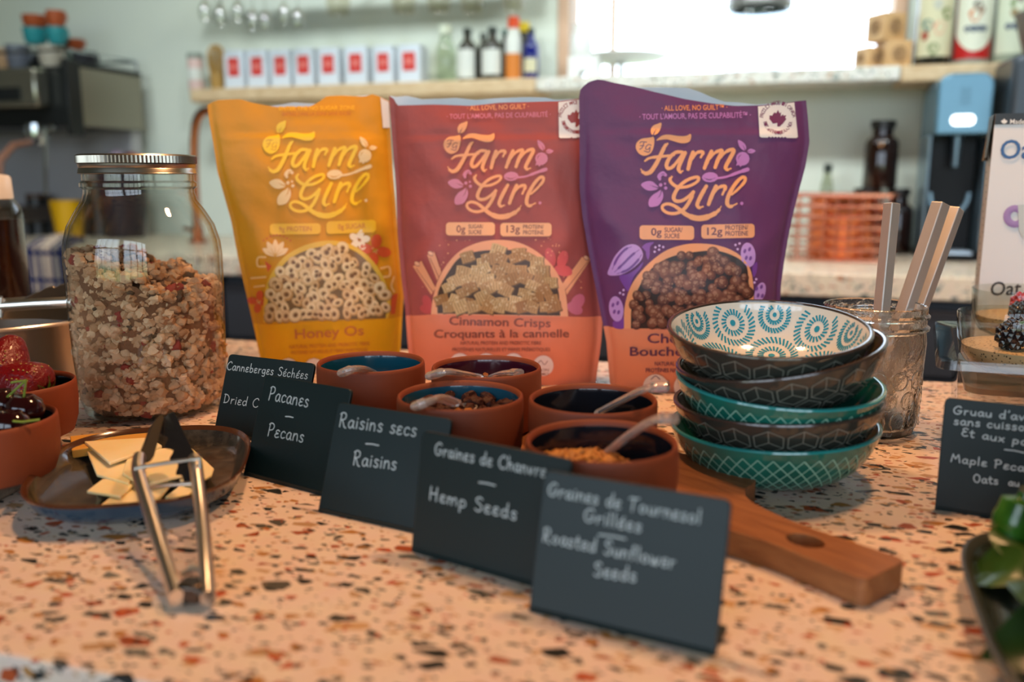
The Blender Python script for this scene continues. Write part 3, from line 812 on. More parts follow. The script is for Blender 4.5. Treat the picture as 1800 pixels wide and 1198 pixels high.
a.stroke(B([(1335, 420), (1400, 410), (1405, 480), (1350, 490)]), 3.6, 'F5C176'); a.stroke(B([(1440, 490), (1420, 560), (1440, 610)]), 3.4, 'F5C176'); a.poly(B([(395, 360), (450, 400), (420, 450)]), 'D8582A'); a.poly(B([(1420, 640), (1470, 620), (1450, 790), (1415, 790)]), 'D8582A')
build_sides(a, 'floral_print', hb, ink, 580)
a = Art(honey)
rim = B([(385, 858), (385, 700), (420, 520), (520, 360), (640, 270), (780, 215), (940, 195), (1090, 225), (1220, 310), (1320, 430), (1390, 580), (1412, 720), (1393, 824)])
inn = B([(415, 853), (415, 720), (450, 560), (540, 400), (650, 310), (800, 255), (950, 235), (1080, 260), (1190, 330), (1290, 450), (1360, 590), (1384, 720), (1372, 824)])
a.poly(catmull(rim, 5), 'E9B93C', 1); a.poly(catmull(inn, 5), '86653A', 2)
pts, rnd = scatter(inn, 16, 4, .42); lay = 3
for i, (x, y) in enumerate(pts):
    r = rnd.uniform(9.2, 13.0); sq = rnd.uniform(.62, 1); ro = rnd.uniform(0, 3.1); c = mix3('C08C4C', 'E6C890', rnd.random()); y = min(y, 563.5 - r * .75 - (x - 480) * .035)
    a.dot(x, y + 1.2, r * 1.04, mix3(c, '6B4A28', .55), lay, r * sq * 1.04, ro); a.dot(x, y, r, c, lay + 1, r * sq, ro); a.dot(x - 1, y - 1.5, r * .82, mix3(c, 'F8E6C0', .4), lay + 2, r * sq * .8, ro)
    a.dot(x, y, r * .42, mix3(c, '6B4A28', .3), lay + 3, r * sq * .42, ro); a.dot(x + .4, y + .4, r * .30, '7A5630', lay + 4, r * sq * .3, ro); lay += .16
a.build('cereal_picture', hb, ink, 'printed yellow bowl heaped with cereal rings')
a = Art(honey); a.text('Honey Os', (519, 595), (639.5, 588), 17, 'CC7338')
a.text('NATURAL PROTEIN AND PREBIOTIC FIBRE', (508.8, 612.5), (649.7, 606), 6.2, 'C8782C'); a.text('PROTEINES NATURELLES ET FIBRES PREBIOTIQUES', (512, 622), (646, 616.5), 5.6, 'C8782C')
for x in (507, 552, 600): a.dot(x, 646, 17, 'F3E3D8', 1)
a.build('product_name', hb, ink)

# ---------------------------------------------------------------- cinnamon squares
cinn = Pouch((880, 675), R(-13), .032,
    [(684, 170), (689, 240), (695.8, 330), (699, 412), (705, 483), (712, 540), (715.5, 590), (718, 620), (722, 685)],
    [(1026, 168), (1030, 250), (1034, 340), (1044, 430), (1054, 510), (1059.5, 560), (1057, 600), (1050, 650), (1045, 690)],
    [(684, 168), (695, 176), (697, 185.5), (765, 184), (830, 186.5), (880, 181), (930, 180), (982, 178.5), (1026, 172)],
    [(684, 168), (696, 170), (715, 168), (740, 174), (770, 173), (800, 171.5), (835, 175), (870, 172), (920, 170), (960, 170.5), (975, 175), (1026, 173)],
    [(712, 555), (760, 552), (840, 547), (900, 551), (980, 555), (1060, 556)], 8.4)
rb = thing('cereal_pouch', 'brick red stand-up cereal pouch with printed cinnamon squares, middle of the three', 'cereal pouch', cinn.o, 0, 'cereal pouches along the bar')
cinn.build(rb, [pouch_mat('cinnamon_film', 'AC524B'), pouch_mat('cinnamon_band', 'EF8560')], pouch_mat('cinnamon_film', 'AC524B'), foil_white)
fn = affine(ANCH, [(815.3, 242.4), (784.4, 390.8), (963.4, 296.5)])
a = Art(cinn); draw_logo(a, fn, 'FBA66C', 'DE8196', 'AC524B'); a.build('logo', rb, ink)
a = Art(cinn); a.text('\u00b7 ALL LOVE, NO GUILT \u00b7', (822, 194), (930, 191), 8.5, 'FBA66C'); a.text("\u00b7 TOUT L'AMOUR, PAS DE CULPABILIT\u00c9 \u00b7", (786, 209), (968.5, 205), 8.6, 'DE8196'); a.build('tagline', rb, ink)
a = Art(cinn); origin_badge(a, [(982, 179.5), (1025, 174), (1027, 240), (983, 240.5)], 1013, 208, 16, '9C3A34'); a.build('origin_badge', rb, ink, 'white badge with a red maple leaf')
a = Art(cinn); pill(a, 784.4, 390.5, 870.5, 413.5, 'FBB27C'); pill(a, 880, 391.5, 970, 415, 'FBB27C')
a.text('0g', (803, 408), (818.6, 408), 12.5, '8C4038'); a.text('SUGAR/', (824, 401), (850, 401), 7, '8C4038'); a.text('SUCRE', (824, 411), (847, 411), 7, '8C4038')
a.text('13g', (890.8, 408), (914.4, 408), 12.5, '8C4038'); a.text('PROTEIN/', (920, 401.5), (956, 401.5), 7, '8C4038'); a.text('PROT\u00c9INE', (920, 411.5), (956, 411.5), 7, '8C4038'); a.build('nutrition_badges', rb, ink)
B = lambda pts: [(680 + x / 3.9925, 400 + y / 3.9925) for x, y in pts]
a = Art(cinn)
def stick(pts, c='F2A071'):
    a.poly(B(pts), c); x, y = B([((pts[0][0] + pts[1][0]) / 2, (pts[0][1] + pts[1][1]) / 2)])[0]; a.dot(x, y, 6, 'F7B48A', 1, 4.2, .5); a.stroke(circle2(x, y, 5.4, 10, 3.6, .5), 1, '9E4A40', 2)
    p, q = B([((pts[0][0] * .6 + pts[1][0] * .4), (pts[0][1] * .6 + pts[1][1] * .4) + 30), ((pts[3][0] * .6 + pts[2][0] * .4), (pts[3][1] * .6 + pts[2][1] * .4))]); a.stroke([p, q], 1, '9E4A40', 2)
stick([(185, 270), (245, 232), (345, 420), (315, 470)]); stick([(285, 190), (335, 168), (385, 310), (355, 370)])
stick([(1435, 215), (1370, 205), (1235, 390), (1265, 470)])
for x, y, r1, r2, ro, c in ((1150, 205, 17, 9, 1.3, 'C9504E'), (1235, 220, 16, 9.5, 1.9, 'D75A5A'), (1240, 300, 17, 10, .2, 'D75A5A'), (285, 520, 13, 8, 1.2, 'C9504E'), (280, 570, 12, 8, .3, 'C9504E'), (1340, 520, 16, 11, 2.2, 'D06A7C'), (1320, 565, 15, 10, .5, 'D06A7C')): a.dot(*B([(x, y)])[0], r1, c, 0, r2, ro)
rnd = random.Random(5)
for k in range(90):
    an = R(rnd.uniform(196, 344)); rr = rnd.uniform(1.06, 1.28); x, y = 793 + 0, 400
    q = B([(792 + 478 * rr * math.cos(an) * 1.0, 600 + 520 * rr * math.sin(an))])[0]
    if q[1] > 418 and 718 < q[0] < 1040: a.dot(*q, rnd.uniform(.6, 1.5), 'F2A071', 0, n=7)
build_sides(a, 'spice_print', rb, ink, 880)
a = Art(cinn)
rim = B([(312, 606), (325, 500), (360, 370), (430, 250), (520, 160), (640, 105), (760, 86), (900, 96), (1030, 150), (1140, 240), (1210, 340), (1255, 450), (1274, 622)])
inn = B([(358, 600), (362, 450), (440, 300), (520, 205), (640, 165), (800, 155), (960, 165), (1080, 240), (1150, 340), (1205, 440), (1218, 616)])
a.poly(catmull(rim, 5), 'F6A576', 1); a.poly(catmull(inn, 5), '4E3524', 2)
pts, rnd = scatter(inn, 21, 12, .3); lay = 3
for i, (x, y) in enumerate(pts):
    r = rnd.uniform(11.5, 15); ro = rnd.uniform(-.5, .5); sq = rnd.uniform(.62, .95); c = mix3('A8703A', 'DDB47C', rnd.random()); y = min(y, 545 - r * .5)
    def sqr(k, dx=0, dy=0): return [(x + dx + r * k * (math.cos(ro) * p - math.sin(ro) * q * sq), y + dy + r * k * (math.sin(ro) * p + math.cos(ro) * q * sq)) for p, q in ((-.9, -.8), (-.3, -.92), (.3, -.85), (.92, -.8), (.86, .0), (.95, .8), (.2, .9), (-.4, .84), (-.92, .86), (-.85, .1))]
    a.poly(sqr(1.06, 1, 1.8), mix3(c, '4A3424', .62), lay); a.poly(sqr(1), c, lay + 1)
    for q in (-.55, -.2, .15, .5):
        p0 = (x + r * (math.cos(ro) * q + math.sin(ro) * .7 * sq), y + r * (math.sin(ro) * q - math.cos(ro) * .7 * sq)); p1 = (x + r * (math.cos(ro) * q - math.sin(ro) * .7 * sq), y + r * (math.sin(ro) * q + math.cos(ro) * .7 * sq))
        a.stroke([p0, p1], 1.5, mix3(c, '80582E', .45), lay + 2, False)
    for _ in range(4): a.dot(x + rnd.uniform(-.7, .7) * r, y + rnd.uniform(-.6, .6) * r * sq, rnd.uniform(1, 2.2), mix3(c, 'F2DDB8', .45), lay + 3, n=6)
    lay += .16
a.build('cereal_picture', rb, ink, 'printed peach bowl heaped with ridged squares')
a = Art(cinn); a.text('Cinnamon Crisps', (790, 570), (968, 574.5), 14.5, '8E4A3C'); a.text('Croquants \u00e0 la cannelle', (763.4, 593), (1000.6, 592), 14, '8E4A3C')
a.text('NATURAL PROTEIN AND PREBIOTIC FIBRE', (810, 605), (951.8, 605), 6, '9A5444'); a.text('PROT\u00c9INES NATURELLES ET FIBRES PR\u00c9BIOTIQUES', (795.7, 616.8), (967.5, 616.5), 6, '9A5444')
for x, y in ((809, 638), (855, 638), (903, 638), (955.5, 642)): a.dot(x, y, 18, 'F6D9CC', 1, n=20)
a.stroke([(945, 640), (951, 633), (957, 640), (963, 634)], 1.2, '9A5444', 2); a.text('NON', (946, 652), (965, 652), 5, '9A5444', 2); a.text('GMO', (946, 659), (965, 659), 5, '9A5444', 2)
a.build('product_name', rb, ink)

# ---------------------------------------------------------------- chocolate balls
choc = Pouch((1225, 692), R(-3), .032,
    [(1020, 157.5), (1018, 170), (1018.8, 230), (1018.8, 330), (1023.8, 380), (1031, 422), (1037.6, 457.6), (1050, 520), (1060, 570), (1066, 600), (1070, 650), (1076, 705)],
    [(1417, 176), (1420.7, 212.6), (1423, 250), (1415.7, 293), (1405.7, 330), (1393, 380), (1385, 420), (1378, 462), (1373, 500), (1370.7, 540), (1372, 600), (1380, 705)],
    [(1018, 166), (1020, 158), (1025, 152), (1035, 144), (1050, 139.8), (1062, 141), (1075, 145), (1110, 152), (1150, 163), (1200, 175), (1250, 183), (1290, 187), (1330, 186), (1375, 182), (1400, 178), (1418, 176)],
    [(1018, 168), (1050, 144), (1090, 151), (1115, 153), (1165, 152.5), (1210, 153.5), (1230, 160), (1255, 171), (1275, 178), (1300, 179), (1330, 183), (1418, 178)],
    [(1060, 573), (1120, 577), (1200, 579), (1380, 578)], 15.2)
pb = thing('cereal_pouch', 'purple stand-up cereal pouch with printed chocolate balls, behind the bowl stack', 'cereal pouch', choc.o, 0, 'cereal pouches along the bar')
choc.build(pb, [pouch_mat('chocolate_film', '6C3C66'), pouch_mat('chocolate_band', 'E98E66')], pouch_mat('chocolate_film', '6C3C66'), foil_white)
a = Art(choc); draw_logo(a, lambda p: p, 'F7A86E', 'C47BBE', '6C3C66'); a.build('logo', pb, ink)
a = Art(choc); a.text('\u00b7 ALL LOVE, NO GUILT\u2122 \u00b7', (1162.8, 194.6), (1278, 192.6), 9, 'F2945C'); a.text("\u00b7 TOUT L'AMOUR, PAS DE CULPABILIT\u00c9\u2122 \u00b7", (1124, 210), (1319.3, 206.4), 9.6, 'C47BBE'); a.build('tagline', pb, ink)
a = Art(choc); origin_badge(a, [(1331.8, 187), (1395.7, 180), (1402, 240.5), (1334.8, 239.5)], 1366.9, 209, 16, '7A2F55'); a.build('origin_badge', pb, ink, 'white badge with a plum maple leaf')
a = Art(choc); pill(a, 1124, 395.5, 1219.9, 420.5, 'F4A877', .01); pill(a, 1232.4, 394.6, 1326, 419.2, 'F4A877', -.02)
a.text('0g', (1144.3, 413.4), (1162.7, 413.4), 13, '6A3550'); a.text('SUGAR/', (1167.7, 407.5), (1199.4, 407.5), 8, '6A3550'); a.text('SUCRE', (1167.7, 418), (1194.4, 418), 8, '6A3550')
a.text('12g', (1242.8, 412.5), (1269.5, 412), 13, '6A3550'); a.text('PROTEIN/', (1274.5, 403.7), (1314.6, 403), 8, '6A3550'); a.text('PROT\u00c9INE', (1274.5, 414), (1314.6, 413.5), 8, '6A3550'); a.build('nutrition_badges', pb, ink)
B = lambda pts: [(1040 + x / 5.99, 390 + y / 5.99) for x, y in pts]
a = Art(choc)
pod = [(170, 550), (190, 470), (250, 350), (340, 260), (430, 232), (500, 260), (538, 330), (520, 400), (440, 480), (340, 540), (250, 562)]
a.poly(catmull(B(pod), 5, True), 'C394D2')
for st in ([(215, 500), (270, 380), (350, 290), (420, 258)], [(240, 525), (330, 440), (420, 350), (500, 290)], [(265, 545), (380, 500), (470, 420), (525, 340)]): a.stroke(B(st), [1, 4.2, 4.2, 1], '7A4A94', 1)
a.poly(catmull(B([(290, 570), (380, 545), (470, 490), (540, 420), (520, 480), (440, 580), (390, 720), (350, 690)]), 4, True), '7C4398'); a.poly(catmull(B([(525, 270), (570, 225), (655, 212), (615, 260), (610, 350), (590, 395), (570, 330), (575, 262)]), 4, True), '8A4BA2')
for px, py, rx, ry, ro in ((258, 912, 76, 134, -.12), (1645, 345, 78, 130, -.1), (1770, 740, 55, 110, .3)):
    x, y = B([(px, py)])[0]; a.dot(x, y, rx / 5.99, 'C394D2', 1, ry / 5.99, ro, 20)
    for dx, dy in ((-35, -40), (15, -60), (-20, 30), (25, 35)): a.dot(x + dx / 5.99, y + dy / 5.99, 2.6, '7A4A94', 2, 4.2, .3, 8)
a.poly(catmull(B([(230, 1040), (300, 1050), (345, 980), (340, 1115), (232, 1108)]), 4, True), '7C4398'); a.poly(catmull(B([(1690, 470), (1740, 420), (1735, 520), (1700, 580)]), 4, True), '7C4398')
for x, y in ((670, 265), (712, 248), (752, 262), (662, 312), (708, 290), (1512, 240), (1555, 225), (1535, 285), (298, 745), (335, 715), (332, 760), (1730, 600), (1712, 635)): a.dot(*B([(x, y)])[0], 2.2, 'D9AEDF', 0, n=8)
build_sides(a, 'cocoa_print', pb, ink, 1220)
a = Art(choc)
rim = B([(340, 1120), (345, 900), (400, 700), (500, 540), (650, 390), (800, 290), (980, 235), (1130, 225), (1300, 240), (1450, 285), (1570, 360), (1660, 480), (1695, 620), (1705, 830), (1712, 1128)])
inn = B([(412, 1118), (420, 900), (480, 720), (570, 560), (680, 445), (850, 360), (1050, 318), (1300, 300), (1480, 350), (1600, 430), (1645, 560), (1655, 1120)])
a.poly(catmull(rim, 5), 'F0A06C', 1); a.poly(catmull(inn, 5), '33211C', 2)
pts, rnd = scatter(inn, 15.2, 21, .45); lay = 3
for i, (x, y) in enumerate(pts):
    r = rnd.uniform(7.0, 11.4); c = mix3('52281E', '7A4632', rnd.random()); y = min(y, 577 - r)
    a.dot(x + .6, y + 1.2, r * 1.07, '2A1814', lay); a.dot(x, y, r, c, lay + 1); a.dot(x - r * .15, y - r * .2, r * .72, mix3(c, 'A06A4C', .35), lay + 2); a.dot(x - r * .2, y - r * .3, r * .34, mix3(c, 'C89878', .6), lay + 3)
    for _ in range(5):
        g = rnd.uniform(0, 6.3); q = rnd.uniform(.2, .8) * r; a.dot(x + q * math.cos(g), y + q * math.sin(g), rnd.uniform(.7, 1.6), mix3(c, 'D8AE84', .55), lay + 4, n=6)
    lay += .16
a.build('cereal_picture', pb, ink, 'printed orange bowl heaped with chocolate balls')
a = Art(choc); a.text('Choco Bites', (1137.7, 602), (1300, 602), 16.5, '5E3050'); a.text('Bouch\u00e9es choco', (1107, 624.5), (1314, 624.5), 15.5, '5E3050')
a.text('NATURAL PROTEIN AND PREBIOTIC FIBRE', (1150.8, 642), (1300, 642), 7, '6A3550'); a.text('PROT\u00c9INES NATURELLES ET FIBRES PR\u00c9BIOTIQUES', (1135, 653.5), (1316, 653.5), 7, '6A3550')
for x in (1152, 1206, 1260): a.dot(x, 679, 22, 'F3DCCB', 1, n=20)
a.stroke([(1144, 666), (1152, 660), (1160, 666)], 1.4, '6A3550', 2); a.text('GLUTEN FREE', (1134, 684), (1170, 684), 5.5, '6A3550', 2); a.text('SANS GLUTEN', (1134, 692), (1170, 692), 5.5, '6A3550', 2)
a.build('product_name', pb, ink)
# ================================================================== things on the front bar
steel = mat('polished_steel', 'F0EAE2', .30, 1)
steel_soft = mat('brushed_steel', 'B5AEA4', .30, 1)
jaw_reflection = mat('jaw_dark_reflection', '1A1A1C', .18, 0, .6)  # dark reflection in the steel of the right jaw, put into its colour
terra = mat('terracotta', '7A3518', .62, bump=(90, .12, .002), vary=(14, '8A3F1D', .35, .65))
black_glaze = mat('black_glaze', '14161C', .12, coat=.4)
teal_glaze = mat('teal_glaze', '12485A', .12, coat=.4)
plum_glaze = mat('plum_glaze', '3A1220', .12, coat=.4)
acrylic = mat('clear_acrylic', 'F3E4DA', .08, trans=.82, ior=1.4)
board_wood = wood_mat('beech_board', '9A6238', '7E4A28', 14, .45, (2, 14, 14))
grey_wood = wood_mat('grey_wood', 'A89078', '8A7460', 14, .55, (2, 14, 14))

# ------------------------------------------------------------------ paddle board under the pots
AX = V((.617, -.787, 0)); PX = V((.787, .617, 0)); B0 = V((.119, .4765, 0))
def bframe(a, p, z): return B0 + AX * a + PX * p + V((0, 0, z))
def rounded(poly, rad, n=5):
    out = []; m = len(poly)
    for i in range(m):
        p0, p1, p2 = V((*poly[i - 1], 0)), V((*poly[i], 0)), V((*poly[(i + 1) % m], 0))
        r = rad[i] if isinstance(rad, (list, tuple)) else rad
        a, b = (p0 - p1), (p2 - p1); r = min(r, a.length * .49, b.length * .49)
        s, e_ = p1 + a.normalized() * r, p1 + b.normalized() * r
        for k in range(n + 1):
            t = k / n; q = s * (1 - t) ** 2 + p1 * 2 * t * (1 - t) + e_ * t * t; out.append((q.x, q.y))
    return out
pts = rounded([(-.37, -.112), (-.02, -.112), (-.012, -.03), (.035, -.0165), (.10, -.019), (.1, .019), (.03, .0165), (-.01, .028), (-.019, .063), (-.37, .063)], [.02, .02, .03, .05, .006, .006, .05, .02, .012, .02])
bd = thing('paddle_board', 'beech paddle board with a holed handle, lying under the terracotta pots', 'serving board', B0, R(-52))
m = MB()
hole = [(.055 + .0105 * math.cos(R(q * 30)), .0085 * math.sin(R(q * 30))) for q in range(12)]
n = len(pts)
# the plank with its round hole: outer wall, hole wall, faces bridged
area = sum(pts[i][0] * pts[(i + 1) % n][1] - pts[(i + 1) % n][0] * pts[i][1] for i in range(n))
if area < 0: pts = pts[::-1]
bm = bmesh.new()
def loop(ps, z): return [bm.verts.new(bframe(a, p, z)) for a, p in ps]
for z in (0.0, .0145):
    o_, h_ = loop(pts, z), loop(hole, z)
    es = [bm.edges.new((o_[i], o_[(i + 1) % n])) for i in range(n)] + [bm.edges.new((h_[i], h_[(i + 1) % 12])) for i in range(12)]
    bmesh.ops.triangle_fill(bm, use_beauty=True, edges=es)
    if z == 0: ob, hb_ = o_, h_
for A_, B_, k in ((ob, o_, n), (hb_, h_, 12)):
    for i in range(k): bm.faces.new((A_[i], A_[(i + 1) % k], B_[(i + 1) % k], B_[i]))
bm.verts.index_update(); m.add([v.co for v in bm.verts], [[v.index for v in f.verts] for f in bm.faces]); bm.free()
m.build('plank', board_wood, bd, bevel=.0022)

# ------------------------------------------------------------------ terracotta pots
PR, PZ, PB = .0414, .062, .0145
def make_pot(name, c, z0, z1, r, glaze, label, level=None):
    t = thing(name, label, 'pot', (c.x, c.y, z0), 0, None)
    h = z1 - z0
    m = MB(); m.lathe([(0, z0), (.80 * r, z0), (.90 * r, z0 + .05 * h), (.975 * r, z0 + .3 * h), (r, z0 + .62 * h), (r * .995, z1 - .003), (.985 * r, z1 - .0008), (.965 * r, z1), (.945 * r, z1 - .0006), (.925 * r, z1 - .003), (.915 * r, z1 - .006), (.91 * r, z0 + .5 * h), (.78 * r, z0 + .008), (0, z0 + .006)], 56, (c.x, c.y, 0))
    m.build('pot_body', terra, t)
    m = MB(); m.lathe([(.921 * r, z1 - .0035), (.908 * r, z1 - .007), (.90 * r, z0 + .5 * h), (.77 * r, z0 + .0095), (0, z0 + .0075)], 56, (c.x, c.y, 0))
    m.build('glaze_lining', glaze, t)
    return t
def P(x, y): return G(x, y, PZ)
pots = {'sun': P(1057, 771), 'rai': P(809, 692), 'hem': P(1042, 698), 'pec': P(855, 642), 'cra': P(652, 634)}
make_pot('terracotta_pot', pots['sun'], PB, PZ, PR, black_glaze, 'black-lined terracotta pot of sunflower seeds, nearest the viewer')
make_pot('terracotta_pot', pots['rai'], PB, PZ, PR, teal_glaze, 'teal-lined terracotta pot filled with raisins')
make_pot('terracotta_pot', pots['hem'], PB, PZ, PR, black_glaze, 'black-lined terracotta pot beside the bowl stack, behind the sunflower seeds')
make_pot('terracotta_pot', pots['pec'], PB, PZ, PR, plum_glaze, 'plum-lined terracotta pot in front of the red pouch')
cp_ = make_pot('terracotta_pot', pots['cra'], PB, PZ, PR, teal_glaze, 'teal-lined terracotta pot in front of the golden pouch, farthest left on the board')

# contents
raisin_d = mat('raisin_dark', '3C170A', .6, spec=.3, bump=(420, .7, .002)); raisin_g = mat('raisin_golden', 'A8661E', .55, spec=.3, bump=(420, .7, .002))
rnd = random.Random(3)
def raisin_mesh(seed, m_):
    m = MB(); m.ball((0, 0, 0), .0045, 2, .5, seed, (1.25, .9, .72)); return m
protos = []
for k, (mm, lb, gp) in enumerate(((raisin_d, 'dark wrinkled raisin heaped in the teal-lined pot', 'dark raisins in the pot'), (raisin_d, None, None), (raisin_g, 'golden amber raisin among the dark ones in the teal-lined pot', 'golden raisins in the pot'))):
    if lb is None: lb, gp = protos[0]['label'], protos[0]['group']
    o = solo('raisin', raisin_mesh(k * 5 + 1, mm), mm, lb, 'raisin', gp); protos.append(o)
spots = []
c = pots['rai']
for layer, zz, rr in ((0, .034, .031), (1, .0425, .033), (2, .0505, .034)):
    tries = 0
    while tries < 900:
        tries += 1
        a_, q = rnd.uniform(0, 6.283), rr * math.sqrt(rnd.random())
        p = V((c.x + q * math.cos(a_), c.y + q * math.sin(a_), zz + rnd.uniform(-.001, .002)))
        if all((p - s_).length > .0074 for s_ in spots): spots.append(p)
for i, p in enumerate(spots):
    o = protos[2] if i == 0 else protos[0] if i == 1 else protos[1] if i == 2 else (protos[2] if rnd.random() < .17 else protos[rnd.randrange(2)]).copy()
    if i > 2: COL.objects.link(o)
    o.matrix_world = place(p, rnd.uniform(0, 6), rnd.uniform(-.6, .6), rnd.uniform(0, 6), rnd.uniform(.85, 1.15))
def seed_heap(name, c, z, r, size, n_, cols, label, seed, mound=.0):
    m = MB(); rr = random.Random(seed)
    m.lathe([(0, z - .0015 + mound), (r * .6, z - .002 + mound * .6), (r, z - .003)], 24, (c.x, c.y, 0)); nf = len(m.f)
    for i in range(nf): m.fc[i] = lin(cols[0])
    for k in range(n_):
        a_, q = rr.uniform(0, 6.283), r * math.sqrt(rr.random()); m.colour = lin(mix3(cols[0], cols[1], rr.random()))
        ro = Matrix.Rotation(rr.uniform(0, 6.3), 3, 'Z') @ Matrix.Rotation(rr.uniform(-.7, .7), 3, 'Y')
        m.ball((c.x + q * math.cos(a_), c.y + q * math.sin(a_), z + mound * (1 - q / r) + rr.uniform(-.001, .0025)), size, 1, .25, k, (1.5, .62, .5), rot=ro)
    m.colour = None
    return solo(name, m, print_mat('seed_print', .6), label, 'seeds', None, 'stuff')
seed_heap('sunflower_seeds', pots['sun'] + V((-.010, .004, 0)), .044, .0255, .0036, 260, ('96581E', 'C98A3A'), 'roasted sunflower seeds heaped in the nearest black-lined pot', 8, .006)
seed_heap('pecan_pieces', pots['pec'], .045, .034, .004, 170, ('7A4218', 'B06E2A'), 'chopped pecan pieces in the plum-lined pot', 9)
seed_heap('hemp_seeds', pots['hem'], .026, .032, .0018, 220, ('4A4030', '77694A'), 'hemp seeds low in the black-lined pot beside the bowls', 10)
seed_heap('dried_cranberries', pots['cra'], .030, .033, .0045, 110, ('4A1014', '6E1C1E'), 'dried cranberries in the teal-lined pot behind the front card', 11)

# clear acrylic spoons
def spoon(pts, label, bowl=None):
    t = thing('acrylic_spoon', label, 'spoon', pts[-1])
    P_ = [V(p) for p in catmull(pts, 6)]
    n_ = len(P_)
    m = MB(); m.tube(P_, [.0046 if i < n_ * .25 else .0034 for i in range(n_)], 10, flat=(1.15, .7)); m.build('handle', acrylic, t)
    e_ = P_[-1]; d = (P_[-1] - P_[-4]).normalized()
    m = MB(); ang = math.atan2(d.y, d.x)
    m.M = Matrix.Translation(e_ + d * .011 + V((0, 0, -.001))) @ Matrix.Rotation(ang, 4, 'Z')
    prof = []
    for i in range(7):
        q = i / 6; prof.append((.0095 * math.sin(q * 1.57), -.0050 * math.cos(q * 1.57)))
    for i in range(6, -1, -1):
        q = i / 6; prof.append((.0083 * math.sin(q * 1.57), -.0038 * math.cos(q * 1.57) + .0002))
    m.lathe([(r_, z) for r_, z in prof], 20); 
    m.v = [m.M @ (V(((m.M.inverted() @ p).x * 1.35, (m.M.inverted() @ p).y, (m.M.inverted() @ p).z))) for p in m.v]
    m.build('bowl', acrylic, t)
    return t
spoon([G(1187, 735, .079), G(1150, 738, .076), G(1105, 765, .062), G(1062, 800, .045)], 'clear acrylic spoon leaning out of the sunflower seed pot')
spoon([G(1175, 678, .078), G(1135, 683, .075), G(1095, 702, .062), G(1052, 724, .046)], 'clear acrylic spoon leaning right out of the pot beside the bowls')
spoon([G(733, 713, .064), G(752, 706, .068), G(775, 700, .066), G(802, 709, .057)], 'clear acrylic spoon over the left rim of the raisin pot')
spoon([G(757, 660, .064), G(785, 653, .069), G(815, 657, .062), G(842, 662, .052)], 'clear acrylic spoon over the left rim of the plum-lined pot')
spoon([G(912, 655, .060), G(895, 655, .058), G(880, 657, .054), G(866, 662, .049)], 'short clear acrylic spoon lying right inside the plum-lined pot')
spoon([G(602, 655, .065), G(622, 648, .069), G(640, 649, .064), G(655, 655, .053)], 'clear acrylic spoon over the rim of the farthest left pot')

# ------------------------------------------------------------------ chalk cards
slate = mat('slate_card', '0E1E1E', .42, spec=.38)
chalk = mat('chalk_ink', 'B4BCBA', .8)
def card(bl, tl, tr, yaw, lean, lines, label, stroke=.00072):
    o = G(*bl); ud = V((math.cos(yaw), math.sin(yaw), 0)); back = V((-math.sin(yaw), math.cos(yaw), 0))
    vd = V((0, 0, 1)) * math.cos(lean) + back * math.sin(lean); nn = (ud.cross(vd)).normalized()
    if nn.y > 0: nn = -nn
    def uv(x, y): p = hit(x, y, o, nn) - o; return p.dot(ud), p.dot(vd)
    W_, H_ = uv(*tr)[0], uv(*tl)[1]
    t = thing('chalk_card', label, 'sign', o, yaw, 'black chalk cards along the bar')
    fr = lambda x, y, z: o + ud * x + vd * y + nn * z
    m = MB(); m.prism(rounded([(0, 0), (W_, 0), (W_, H_), (0, H_)], [.001, .001, .004, .004]), -.0025, 0, frame=fr); m.build('panel', slate, t, bevel=.0004)
    m = MB(); m.prism([(.001, 0), (W_ - .001, 0), (W_ - .001, .024), (.001, .024)], 0.0, .0025, frame=lambda x, y, z: o + ud * x + back * y + V((0, 0, z))); m.build('foot', slate, t)
    m = MB()
    for s, p0, p1, cap in lines:
        (a0, b0), (a1, b1) = uv(*p0), uv(*p1); mid = ((p0[0] + p1[0]) / 2, (p0[1] + p1[1]) / 2)
        if s == '-': st = [[(0, 0), (.5, .03), (1, 0)]]; wd = 1.0; capm = .01
        else:
            st, wd = hand_strokes(s); capm = abs(uv(mid[0], mid[1] - cap)[1] - uv(*mid)[1])
        q = math.hypot(a1 - a0, b1 - b0); ux, uy = (a1 - a0) / q, (b1 - b0) / q
        for pl in st:
            pp = [(a0 + ux * x * q / wd - uy * y * capm, b0 + uy * x * q / wd + ux * y * capm) for x, y in pl]
            for k, poly in enumerate(ribbon2(pp, stroke)):
                m.add([fr(x, y, .0004 + .00001 * (k % 5)) for x, y in poly], [tuple(range(len(poly)))])
    m.build('chalk_writing', chalk, t, smooth=False)
    return t
card((375, 762.5), (396, 620.7), (553, 641), R(-26), R(20), [('Canneberges S\u00e9ch\u00e9es', (398.6, 649), (541, 666), 16), ('Dried Cranberries', (393, 707), (540, 729), 17)], 'small black chalk card for dried cranberries, beside the granola jar')
card((427.5, 834), (451, 655), (617.6, 688), R(-33), R(20), [('Pacanes', (471.6, 702), (541.8, 715.7), 26), ('-', (502.4, 731.7), (516, 733.6), 5), ('Pecans', (470, 765), (534, 777), 25)], 'black chalk card reading pecans, second from the left')
card((558.4, 899), (584.5, 704.7), (794, 737.7), R(-28), R(20), [('Raisins secs', (595.5, 748.8), (732.5, 766.7), 27), ('-', (643.7, 779.6), (666.3, 782.6), 5), ('Raisins', (620, 816), (697.5, 825.3), 27)], 'black chalk card reading raisins, middle of the row')
card((722.5, 969), (746, 757), (1005, 808), R(-33), R(10), [('Graines de Chanvre', (763.9, 798), (960, 838.4), 24), ('-', (842.7, 847), (871, 852.7), 5), ('Hemp Seeds', (754.5, 877), (909, 913.5), 26)], 'black chalk card reading hemp seeds, just behind the nearest card', .00074)
